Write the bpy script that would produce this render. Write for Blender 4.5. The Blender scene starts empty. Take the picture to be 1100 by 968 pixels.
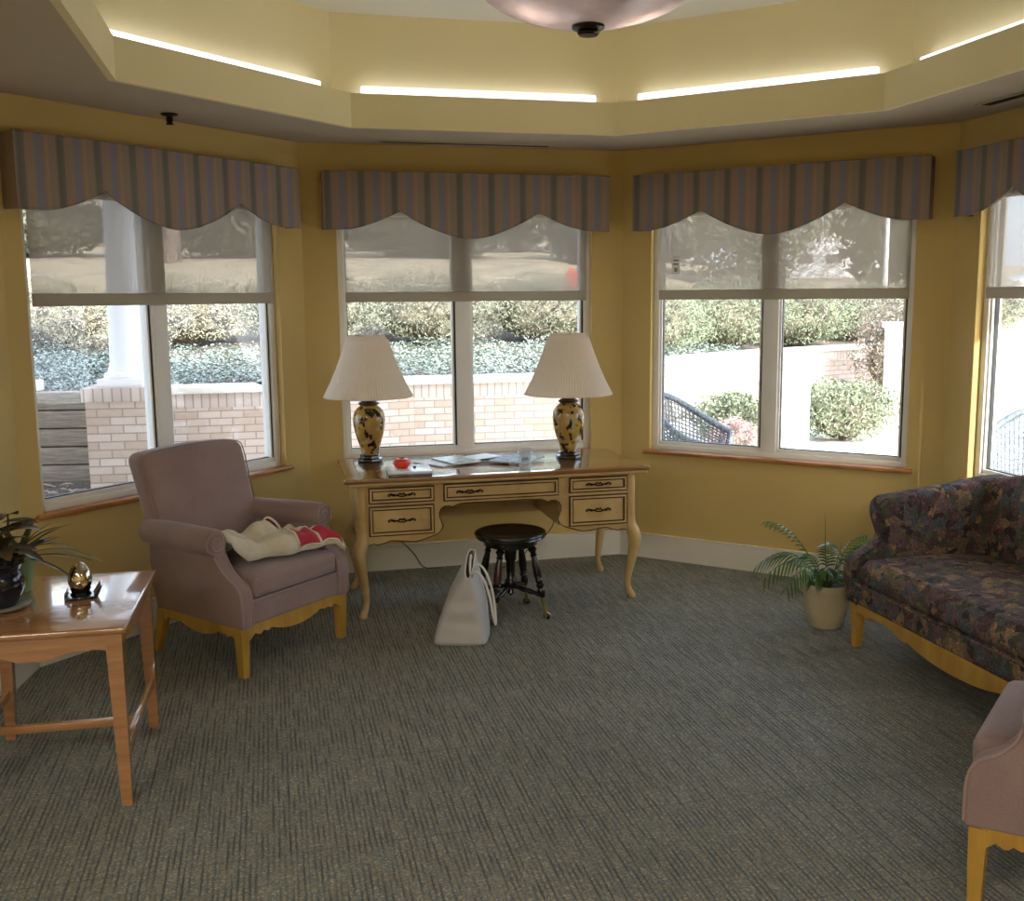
import bpy, bmesh, math, random
from math import sin, cos, pi, radians as R, atan2, hypot, sqrt
from mathutils import Vector, Matrix, noise
random.seed(7)
SC = bpy.context.scene
COL = SC.collection
# ------------------------------------------------------------------ camera
cam = bpy.data.cameras.new('camera'); camo = bpy.data.objects.new('camera', cam); COL.objects.link(camo)
cam.sensor_width = 36; cam.lens = 36*1127.13/1100; cam.shift_x = -18.09/1100
cam.clip_start = .05; cam.clip_end = 400
PITCH = .14725
camo.matrix_world = Matrix.Translation((0, 0, 1.668)) @ Matrix.Rotation(pi/2-PITCH, 4, 'X') @ Matrix.Rotation(-.00756, 4, 'Z')
SC.camera = camo
# ------------------------------------------------------------------ colour management, sky, sun
SC.view_settings.view_transform = 'Standard'; SC.view_settings.look = 'None'
SC.view_settings.gamma = 1; SC.view_settings.use_curve_mapping = False
SC.view_settings.exposure = 0.58
W = bpy.data.worlds.new('sky'); SC.world = W; W.use_nodes = True
wn = W.node_tree; bg = wn.nodes['Background']
sky = wn.nodes.new('ShaderNodeTexSky'); sky.sky_type = 'NISHITA'; sky.sun_disc = False
sky.sun_elevation = R(28); sky.sun_rotation = R(150); sky.air_density = 1.0; sky.dust_density = 4.0; sky.ozone_density = 1.0
mixw = wn.nodes.new('ShaderNodeMixRGB'); mixw.inputs[0].default_value = .6; mixw.inputs[2].default_value = (.95, 1.04, 1.25, 1)
skm = wn.nodes.new('ShaderNodeMixRGB'); skm.blend_type = 'MULTIPLY'; skm.inputs[0].default_value = 1; skm.inputs[2].default_value = (.25, .25, .25, 1)
wn.links.new(sky.outputs[0], skm.inputs[1]); wn.links.new(skm.outputs[0], mixw.inputs[1])
wn.links.new(mixw.outputs[0], bg.inputs[0]); bg.inputs[1].default_value = 3.0
sl = bpy.data.lights.new('sun', 'SUN'); sl.energy = 10; sl.angle = R(.6); sl.color = (1, .96, .9)
so = bpy.data.objects.new('sun', sl); COL.objects.link(so)
so.rotation_euler = Vector((-.45, .75, -.50)).to_track_quat('-Z', 'Y').to_euler()
REAR_FILL_W = 36; PENDANT_W = 3.5; COVE_E = 1.5

# ------------------------------------------------------------------ materials
def srgb(r, g, b):
    def f(c):
        c /= 255.
        return c/12.92 if c <= .04045 else ((c+.055)/1.055)**2.4
    return (f(r), f(g), f(b), 1)
class NT:
    def __init__(s, name):
        s.m = bpy.data.materials.new(name); s.m.use_nodes = True; s.t = s.m.node_tree
        s.b = s.t.nodes['Principled BSDF']; s.out = s.t.nodes['Material Output']
    def n(s, kind, ins=None, **kw):
        nd = s.t.nodes.new(kind)
        for k, v in kw.items(): setattr(nd, k, v)
        for k, v in (ins or {}).items():
            if isinstance(v, bpy.types.NodeSocket): s.t.links.new(v, nd.inputs[k])
            else: nd.inputs[k].default_value = v
        return nd
    def lk(s, a, b): s.t.links.new(a, b)
    def coord(s, kind='Object', rot=(0, 0, 0), sc=(1, 1, 1)):
        tc = s.n('ShaderNodeTexCoord'); mp = s.n('ShaderNodeMapping', {0: tc.outputs[kind], 'Rotation': rot, 'Scale': sc}); return mp.outputs[0]
    def noise(s, v, sc, det=3, rough=.5): return s.n('ShaderNodeTexNoise', {'Vector': v, 'Scale': sc, 'Detail': det, 'Roughness': rough})
    def ramp(s, f, stops, interp='LINEAR'):
        r = s.n('ShaderNodeValToRGB', {0: f}); cr = r.color_ramp; cr.interpolation = interp
        while len(cr.elements) > 1: cr.elements.remove(cr.elements[-1])
        cr.elements[0].position = stops[0][0]; cr.elements[0].color = stops[0][1]
        for p, c in stops[1:]:
            e = cr.elements.new(p); e.color = c
        return r.outputs[0]
    def mix(s, f, a, b, mode='MIX'):
        nd = s.n('ShaderNodeMixRGB', blend_type=mode)
        for i, v in ((0, f), (1, a), (2, b)):
            if isinstance(v, bpy.types.NodeSocket): s.lk(v, nd.inputs[i])
            else: nd.inputs[i].default_value = v
        return nd.outputs[0]
    def math(s, op, a, b=0.):
        nd = s.n('ShaderNodeMath', operation=op)
        for i, v in ((0, a), (1, b)):
            if isinstance(v, bpy.types.NodeSocket): s.lk(v, nd.inputs[i])
            else: nd.inputs[i].default_value = v
        return nd.outputs[0]
    def bump(s, h, strength=.3, dist=.01):
        nd = s.n('ShaderNodeBump', {'Height': h, 'Strength': strength, 'Distance': dist}); s.lk(nd.outputs[0], s.b.inputs['Normal'])
    def base(s, c):
        if isinstance(c, bpy.types.NodeSocket): s.lk(c, s.b.inputs['Base Color'])
        else: s.b.inputs['Base Color'].default_value = c
    def set(s, **kw):
        for k, v in kw.items(): s.b.inputs[k.replace('_', ' ')].default_value = v
def simple(name, c, rough=.5, metal=0, nsc=0, namt=.06, bump=0, bsc=200, coat=0, sheen=0, spec=.5):
    t = NT(name); t.set(Roughness=rough, Metallic=metal); t.b.inputs['Specular IOR Level'].default_value = spec
    v = t.coord()
    if nsc:
        nz = t.noise(v, nsc); a = tuple(max(0, x*(1-namt*2)) for x in c[:3])+(1,); b = tuple(min(1, x*(1+namt*2)) for x in c[:3])+(1,)
        t.base(t.ramp(nz.outputs[0], [(.3, a), (.7, b)]))
    else: t.base(c)
    if bump: t.bump(t.noise(v, bsc).outputs[0], bump, .004)
    if coat: t.b.inputs['Coat Weight'].default_value = coat; t.b.inputs['Coat Roughness'].default_value = .08
    if sheen: t.b.inputs['Sheen Weight'].default_value = sheen
    return t.m
M = {}
M['wall'] = simple('yellow_wall_paint', srgb(205, 179, 115), .75, nsc=1.5, namt=.02, bump=.15, bsc=260, spec=.3)
M['tray'] = simple('cream_yellow_paint', srgb(238, 226, 182), .8, nsc=1.5, namt=.015, bump=.1, bsc=260, spec=.2)
M['ceil'] = simple('ceiling_paint', srgb(196, 184, 165), .9, nsc=2, namt=.02, bump=.15, bsc=220, spec=.1)
M['ceilwhite'] = simple('white_ceiling_paint', srgb(228, 228, 222), .9, bump=.1, spec=.1)
M['vinyl'] = simple('white_vinyl', srgb(236, 235, 230), .4, nsc=3, namt=.015)
M['base'] = simple('cream_baseboard', srgb(226, 222, 210), .45, nsc=3, namt=.02)
M['gasket'] = simple('black_gasket', srgb(22, 28, 26), .5)
M['sillwood'] = simple('oak_sill', srgb(176, 118, 62), .35, nsc=9, namt=.12)
M['black'] = simple('black_plastic', srgb(18, 17, 16), .35)
M['bronze'] = simple('dark_bronze', srgb(58, 46, 34), .35, metal=.8)
M['ext'] = simple('exterior_render', srgb(190, 184, 172), .8, nsc=2)
def wood(name, c1, c2, rough, sc=(3, 40, 40), coat=0, spec=.5):
    t = NT(name); v = t.coord(sc=sc); nz = t.noise(v, 1.2, 6, .6)
    t.base(t.ramp(nz.outputs[0], [(.3, c1), (.7, c2)])); t.set(Roughness=rough)
    t.b.inputs['Specular IOR Level'].default_value = spec
    if coat: t.b.inputs['Coat Weight'].default_value = coat; t.b.inputs['Coat Roughness'].default_value = .07; t.b.inputs['Coat IOR'].default_value = 2.0
    t.bump(nz.outputs[0], .05, .002); return t.m
M['desktop'] = wood('cherry_desk_top', srgb(124, 80, 42), srgb(166, 112, 62), .2, coat=1.)
M['tabletop'] = wood('honey_table_wood', srgb(160, 110, 66), srgb(188, 136, 86), .2, coat=1.)
M['chairwood'] = wood('golden_chair_wood', srgb(172, 130, 54), srgb(200, 158, 72), .4, sc=(12, 12, 3))
M['floorrail'] = M['chairwood']
# antique cream painted desk
t = NT('antique_cream_paint'); v = t.coord(); n1 = t.noise(v, 6, 5, .6); n2 = t.noise(v, 60, 4, .7)
c = t.ramp(n1.outputs[0], [(.3, srgb(184, 151, 97)), (.7, srgb(210, 180, 124))])
t.base(t.mix(t.ramp(n2.outputs[0], [(.62, (0, 0, 0, 1)), (.78, (.45, .45, .45, 1))]), c, srgb(120, 88, 48))); t.set(Roughness=.38); M['cream'] = t.m
M['glaze'] = simple('brown_glaze', srgb(74, 46, 28), .4, nsc=20, namt=.15)
M['drawin'] = simple('raw_drawer_wood', srgb(120, 84, 52), .6, nsc=12, namt=.1)
# carpet
t = NT('ribbed_carpet'); v = t.coord(rot=(0, 0, -R(13.83)))
sep = t.n('ShaderNodeSeparateXYZ', {0: v})
wob = t.noise(v, 30, 2)
xx = t.math('ADD', sep.outputs[0], t.math('MULTIPLY', wob.outputs[0], .006))
rib = t.math('SINE', t.math('MULTIPLY', xx, 2*pi/.0170))
mp2 = t.n('ShaderNodeMapping', {0: v, 'Scale': (58, 5, 1)}); str_ = t.noise(mp2.outputs[0], 1, 2)
mp3 = t.n('ShaderNodeMapping', {0: v, 'Scale': (1.6, 2.2, 1)}); patch = t.noise(mp3.outputs[0], 1, 3)
fl = t.n('ShaderNodeTexVoronoi', {'Vector': v, 'Scale': 170.})
yarn = t.ramp(t.n('ShaderNodeSeparateColor', {0: fl.outputs['Color']}).outputs[0], [(0, srgb(134, 132, 116)), (.25, srgb(120, 124, 114)), (.45, srgb(152, 147, 128)), (.62, srgb(106, 114, 120)), (.8, srgb(144, 128, 100)), (.93, srgb(170, 166, 150))], 'CONSTANT')
dk = t.math('MULTIPLY', t.math('POWER', t.math('ADD', t.math('MULTIPLY', rib, .5), .5), 1.6), t.ramp(str_.outputs[0], [(.38, (0, 0, 0, 1)), (.6, (1, 1, 1, 1))]))
cc = t.mix(t.math('MULTIPLY', dk, .85), yarn, srgb(58, 61, 57))
cc = t.mix(.55, cc, t.ramp(patch.outputs[0], [(.3, (.74, .78, .72, 1)), (.7, (1.1, 1.12, 1.13, 1))]), 'MULTIPLY')
brk = t.n('ShaderNodeTexBrick', {'Vector': v, 'Scale': 1.0, 'Color1': (1, 1, 1, 1), 'Color2': (.9, .93, .9, 1), 'Mortar': (.55, .55, .55, 1), 'Mortar Size': .0025, 'Brick Width': .61, 'Row Height': .61})
cc = t.mix(.8, cc, brk.outputs[0], 'MULTIPLY')
t.base(cc); t.set(Roughness=.75); t.b.inputs['Specular IOR Level'].default_value = .25; t.b.inputs['Sheen Weight'].default_value = .08
t.bump(t.math('ADD', t.math('MULTIPLY', dk, -1.), fl.outputs[0]), .6, .004); M['carpet'] = t.m
# upholstery
def fabric(name, c, c2, sc=260, sheen=.2):
    t = NT(name); v = t.coord(); n1 = t.noise(v, 5, 3); wv = t.noise(v, sc, 2)
    t.base(t.mix(.35, t.ramp(n1.outputs[0], [(.3, c), (.7, c2)]), t.ramp(wv.outputs[0], [(.35, (.7, .7, .7, 1)), (.65, (1.1, 1.1, 1.1, 1))]), 'MULTIPLY'))
    t.set(Roughness=.85); t.b.inputs['Sheen Weight'].default_value = sheen; t.b.inputs['Specular IOR Level'].default_value = .2
    t.bump(wv.outputs[0], .35, .002); return t.m
M['mauve'] = fabric('mauve_taupe_fabric', srgb(144, 122, 118), srgb(156, 133, 128))
M['mauvepipe'] = fabric('mauve_piping', srgb(158, 134, 130), srgb(170, 144, 138))
M['garment'] = fabric('cream_fleece', srgb(205, 195, 172), srgb(222, 213, 190), 180)
M['redfab'] = fabric('red_lining', srgb(168, 42, 62), srgb(190, 62, 80), 180)
M['canvas'] = fabric('pale_grey_vinyl_canvas', srgb(192, 190, 190), srgb(204, 202, 200), 300, .05)
M['bagin'] = fabric('beige_lining', srgb(150, 136, 108), srgb(165, 148, 118))
M['handle'] = simple('white_leather', srgb(222, 218, 208), .45)
# floral tapestry
t = NT('floral_tapestry'); v = t.coord()
wq = t.noise(v, 16, 4, .6); vv = t.mix(.11, v, wq.outputs['Color'], 'ADD')
vo = t.n('ShaderNodeTexVoronoi', {'Vector': vv, 'Scale': 23.})
pal = t.ramp(t.n('ShaderNodeSeparateColor', {0: vo.outputs['Color']}).outputs[0], [(0, srgb(92, 72, 72)), (.16, srgb(84, 86, 76)), (.3, srgb(146, 120, 92)), (.42, srgb(108, 86, 88)), (.55, srgb(90, 95, 98)), (.68, srgb(122, 102, 90)), (.8, srgb(64, 57, 57)), (.9, srgb(112, 104, 80))], 'CONSTANT')
n5 = t.noise(vv, 70, 4, .7)
pal = t.mix(.85, pal, t.ramp(n5.outputs[0], [(.36, (.22, .2, .22, 1)), (.46, (1., .96, .94, 1)), (.54, (.75, .72, .72, 1)), (.64, (1.9, 1.75, 1.5, 1))]), 'MULTIPLY')
ed = t.n('ShaderNodeTexVoronoi', {'Vector': vv, 'Scale': 48.}, feature='DISTANCE_TO_EDGE')
c = t.mix(t.ramp(ed.outputs[0], [(.0, (.55, .55, .55, 1)), (.06, (0, 0, 0, 1))]), pal, srgb(44, 36, 38))
t.base(c); t.set(Roughness=.85); t.b.inputs['Specular IOR Level'].default_value = .15; t.bump(t.noise(v, 260).outputs[0], .3, .002); M['floral'] = t.m
# striped valance (stripes vary along local x)
t = NT('striped_valance_fabric'); v = t.coord(); sep = t.n('ShaderNodeSeparateXYZ', {0: v})
f = t.math('FRACT', t.math('ADD', t.math('DIVIDE', sep.outputs[0], .1907), 20.42))
TAN = srgb(146, 130, 120)
col = t.ramp(f, [(0, srgb(116, 112, 104)), (.05, srgb(106, 104, 98)), (.16, srgb(116, 112, 106)), (.20, TAN), (.33, srgb(160, 130, 108)), (.40, srgb(146, 134, 126)), (.46, srgb(130, 128, 142)), (.60, srgb(130, 128, 142)), (.66, srgb(158, 126, 104)), (.74, srgb(162, 140, 116)), (.80, TAN), (.96, TAN), (1.0, srgb(116, 112, 104))])
nz = t.noise(v, 240, 2); t.base(t.mix(.3, col, t.ramp(nz.outputs[0], [(.35, (.75, .75, .75, 1)), (.65, (1.08, 1.08, 1.08, 1))]), 'MULTIPLY'))
t.set(Roughness=.8); t.bump(nz.outputs[0], .2, .002); M['stripe'] = t.m
# roller shade mesh fabric (really see-through weave)
t = NT('solar_screen_fabric'); tr = t.n('ShaderNodeBsdfTransparent', {0: (1, 1, 1, 1)}); df = t.n('ShaderNodeBsdfDiffuse', {0: srgb(190, 180, 168)}); tl = t.n('ShaderNodeBsdfTranslucent', {0: srgb(180, 172, 160)})
m1 = t.n('ShaderNodeMixShader', {0: .35, 1: df.outputs[0], 2: tl.outputs[0]}); m2 = t.n('ShaderNodeMixShader', {0: .40, 1: m1.outputs[0], 2: tr.outputs[0]}); t.lk(m2.outputs[0], t.out.inputs[0]); M['screen'] = t.m
t = NT('shade_hem'); df = t.n('ShaderNodeBsdfDiffuse', {0: srgb(190, 182, 166)}); tl = t.n('ShaderNodeBsdfTranslucent', {0: srgb(190, 182, 166)})
m1 = t.n('ShaderNodeMixShader', {0: .3, 1: df.outputs[0], 2: tl.outputs[0]}); t.lk(m1.outputs[0], t.out.inputs[0]); M['hem'] = t.m
# window glass and drinking cup
def glass(name, tint, veil=0.):
    t = NT(name); tr = t.n('ShaderNodeBsdfTransparent', {0: tint}); gl = t.n('ShaderNodeBsdfGlossy', {0: (1, 1, 1, 1), 'Roughness': .02}); ge = t.n('ShaderNodeNewGeometry'); ior = t.math('ADD', 1.35, t.math('MULTIPLY', ge.outputs['Backfacing'], 1/1.35-1.35)); fr = t.n('ShaderNodeFresnel', {0: ior})
    m = t.n('ShaderNodeMixShader', {0: fr.outputs[0], 1: tr.outputs[0], 2: gl.outputs[0]})
    if veil: m = t.n('ShaderNodeMixShader', {0: veil, 1: m.outputs[0], 2: t.n('ShaderNodeBsdfDiffuse', {0: (.8, .82, .85, 1)}).outputs[0]})
    t.lk(m.outputs[0], t.out.inputs[0]); return t.m
M['glass'] = glass('window_glass', (.93, .96, .97, 1)); M['cup'] = glass('clear_cup', (.9, .92, .92, 1), .2)
# pleated lamp shade
t = NT('pleated_shade'); v = t.coord(); nz = t.noise(v, 60, 2)
df = t.n('ShaderNodeBsdfDiffuse', {0: srgb(244, 234, 220)}); tl = t.n('ShaderNodeBsdfTranslucent', {0: srgb(244, 230, 208)}); m1 = t.n('ShaderNodeMixShader', {0: .5, 1: df.outputs[0], 2: tl.outputs[0]}); t.lk(m1.outputs[0], t.out.inputs[0]); M['shade'] = t.m
t = NT('yellow_glazed_porcelain'); v = t.coord(); n1 = t.noise(v, 9, 2); mpv = t.n('ShaderNodeMapping', {0: v, 'Scale': (1, 1, .8), 'Rotation': (.5, .3, 0)})
n2 = t.noise(mpv.outputs[0], 26, 3, .6); n3 = t.noise(v, 17, 1)
c = t.ramp(n1.outputs[0], [(.3, srgb(150, 116, 48)), (.7, srgb(188, 156, 80))])
c = t.mix(t.ramp(n3.outputs[0], [(.60, (0, 0, 0, 1)), (.66, (.7, .7, .7, 1))]), c, srgb(176, 164, 130))
c = t.mix(t.ramp(n2.outputs[0], [(.545, (0, 0, 0, 1)), (.57, (1, 1, 1, 1))]), c, srgb(26, 30, 28))
t.base(c); t.set(Roughness=.12); M['vase'] = t.m
t = NT('alabaster_glass'); v = t.coord(); n1 = t.noise(v, 4, 5, .65)
c = t.ramp(n1.outputs[0], [(.3, srgb(170, 162, 164)), (.65, srgb(206, 198, 200))])
df = t.n('ShaderNodeBsdfDiffuse', {0: c}); tl = t.n('ShaderNodeBsdfTranslucent', {0: c}); gl = t.n('ShaderNodeBsdfGlossy', {0: (1, 1, 1, 1), 'Roughness': .15})
m1 = t.n('ShaderNodeMixShader', {0: .5, 1: df.outputs[0], 2: tl.outputs[0]}); m2 = t.n('ShaderNodeMixShader', {0: .06, 1: m1.outputs[0], 2: gl.outputs[0]}); t.lk(m2.outputs[0], t.out.inputs[0]); M['alabaster'] = t.m
def emis(name, c, s):
    t = NT(name); e = t.n('ShaderNodeEmission', {0: c, 1: s}); t.lk(e.outputs[0], t.out.inputs[0]); return t.m
M['cove'] = emis('cove_lamp_diffuser', (1, .98, 1, 1), COVE_E)
M['fixture'] = emis('ceiling_fixture_diffuser', (1, .95, .88, 1), 6.)  # glow of the fill panels added behind the camera
M['ebony'] = simple('ebonised_wood', srgb(20, 16, 15), .25, coat=.3)
M['worn'] = simple('worn_red_brown_wood', srgb(70, 30, 26), .3)
M['brass'] = simple('old_brass', srgb(170, 150, 100), .3, metal=.9)
M['red'] = simple('red_orange_plastic', srgb(226, 60, 24), .35)
M['paper'] = simple('white_paper', srgb(240, 240, 240), .25, nsc=30, namt=.02)
M['coverblue'] = simple('blue_magazine_cover', srgb(96, 118, 150), .25, nsc=14, namt=.3)
M['covergrey'] = simple('grey_magazine_cover', srgb(110, 118, 130), .25, nsc=14, namt=.25)
M['covergreen'] = simple('green_white_cover', srgb(180, 196, 180), .3, nsc=18, namt=.2)
M['covertan'] = simple('tan_leaflet', srgb(176, 150, 124), .4, nsc=18, namt=.2)
M['chrome'] = simple('silvered_glass', srgb(205, 200, 190), .08, metal=1, nsc=0)
M['darkglaze'] = simple('dark_blue_glaze', srgb(28, 30, 40), .12, nsc=20, namt=.3)
M['greenpot'] = simple('pale_green_plastic', srgb(128, 152, 100), .45, nsc=6)
M['saucer'] = simple('stone_saucer', srgb(150, 146, 132), .5, nsc=20, namt=.1)
M['soil'] = simple('potting_soil', srgb(48, 36, 28), .95, nsc=60, namt=.4, bump=.6, bsc=80)
M['creampot'] = simple('cream_stoneware', srgb(196, 182, 150), .5, nsc=6, namt=.05)
def leafmat(name, c1, c2, rough=.4, sc=6):
    t = NT(name); v = t.coord(); nz = t.noise(v, sc, 3); t.base(t.ramp(nz.outputs[0], [(.32, c1), (.68, c2)])); t.set(Roughness=rough)
    t.b.inputs['Subsurface Weight'].default_value = 0; return t.m
M['palm'] = leafmat('palm_leaf', srgb(40, 74, 30), srgb(84, 124, 54), .3)
M['straps'] = leafmat('strappy_leaf', srgb(44, 62, 28), srgb(94, 108, 56), .35, 10)
M['redleaf'] = leafmat('bronze_leaf', srgb(58, 44, 34), srgb(92, 78, 52), .35, 10)
M['juniper'] = leafmat('juniper_green', srgb(84, 88, 74), srgb(140, 144, 122), .6, 2.5)
M['shrub'] = leafmat('shrub_green', srgb(88, 96, 74), srgb(142, 150, 120), .5, 3)
M['ivy'] = leafmat('ivy_leaf', srgb(62, 80, 64), srgb(178, 190, 178), .3, 5)  # pale upper stop paints the white glint of glossy leaves into the colour
M['paleshrub'] = leafmat('pale_twiggy_shrub', srgb(128, 126, 100), srgb(176, 171, 148), .5, 3)
M['darktree'] = leafmat('dark_evergreen', srgb(46, 50, 40), srgb(82, 86, 66), .7, 1)
M['baretree'] = leafmat('bare_tree', srgb(104, 92, 84), srgb(140, 128, 118), .8, 1)
M['berry'] = leafmat('berry_shrub_leaf', srgb(70, 84, 66), srgb(150, 128, 118), .4, 9)
M['redtwig'] = leafmat('pink_twigs', srgb(146, 118, 114), srgb(180, 150, 146), .7, 8)
M['twig'] = simple('grey_twigs', srgb(104, 90, 84), .8, nsc=9, namt=.2)
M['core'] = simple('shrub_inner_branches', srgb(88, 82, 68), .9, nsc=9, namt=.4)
M['wicker'] = simple('blue_grey_wicker', srgb(92, 104, 116), .6, nsc=60, namt=.3, bump=.8, bsc=120)
M['cushion'] = simple('patio_cushion', srgb(120, 120, 126), .8)
M['white'] = simple('white_exterior_paint', srgb(232, 232, 234), .55, nsc=2, namt=.01)
M['roof'] = simple('grey_roof_shingle', srgb(120, 114, 110), .8, nsc=6, namt=.15)
M['hydrant'] = simple('red_hydrant_paint', srgb(206, 40, 40), .4)
M['rubber'] = simple('black_rubber', srgb(30, 32, 40), .6)
M['carpaint'] = simple('white_car_paint', srgb(225, 228, 232), .2)
M['stone'] = simple('limestone_cap', srgb(222, 218, 206), .75, nsc=8, namt=.04)
M['lawn'] = simple('dry_winter_lawn', srgb(176, 160, 132), .95, nsc=1.2, namt=.12, bump=.4, bsc=30)
M['concrete'] = simple('pale_concrete', srgb(206, 200, 190), .85, nsc=2, namt=.06, bump=.1, bsc=80)
M['mulch'] = simple('bark_mulch', srgb(92, 82, 72), .95, nsc=45, namt=.6, bump=1., bsc=60)
t = NT('landscape_timber'); v = t.coord(sc=(2, 2, 22)); nz = t.noise(v, 2.5, 5, .6); t.base(t.ramp(nz.outputs[0], [(.3, srgb(112, 102, 92)), (.7, srgb(164, 152, 136))])); t.set(Roughness=.85); M['timber'] = t.m
# brick: local x along the wall, local z up
t = NT('tan_brick'); tc = t.n('ShaderNodeTexCoord'); sp = t.n('ShaderNodeSeparateXYZ', {0: tc.outputs['Object']})
cb = t.n('ShaderNodeCombineXYZ', {0: t.math('ADD', sp.outputs[0], sp.outputs[1]), 1: sp.outputs[2]})
bk = t.n('ShaderNodeTexBrick', {'Vector': cb.outputs[0], 'Scale': 1., 'Color1': srgb(208, 192, 182), 'Color2': srgb(186, 164, 146), 'Mortar': srgb(158, 140, 126), 'Mortar Size': .006, 'Brick Width': .215, 'Row Height': .072})
nz = t.noise(tc.outputs['Object'], 14, 4); t.base(t.mix(.35, bk.outputs[0], t.ramp(nz.outputs[0], [(.3, (.82, .82, .82, 1)), (.7, (1.08, 1.08, 1.08, 1))]), 'MULTIPLY')); t.set(Roughness=.85)
t.bump(bk.outputs['Fac'], -.5, .008); M['brick'] = t.m
t = NT('soldier_brick'); tc = t.n('ShaderNodeTexCoord'); sp = t.n('ShaderNodeSeparateXYZ', {0: tc.outputs['Object']})
cb = t.n('ShaderNodeCombineXYZ', {0: t.math('ADD', sp.outputs[0], sp.outputs[1]), 1: sp.outputs[2]})
bk = t.n('ShaderNodeTexBrick', {'Vector': cb.outputs[0], 'Scale': 1., 'Color1': srgb(202, 186, 176), 'Color2': srgb(188, 170, 162), 'Mortar': srgb(150, 136, 128), 'Mortar Size': .006, 'Brick Width': .078, 'Row Height': 5.0}, offset=0.)
t.base(bk.outputs[0]); t.set(Roughness=.85); M['soldier'] = t.m

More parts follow.
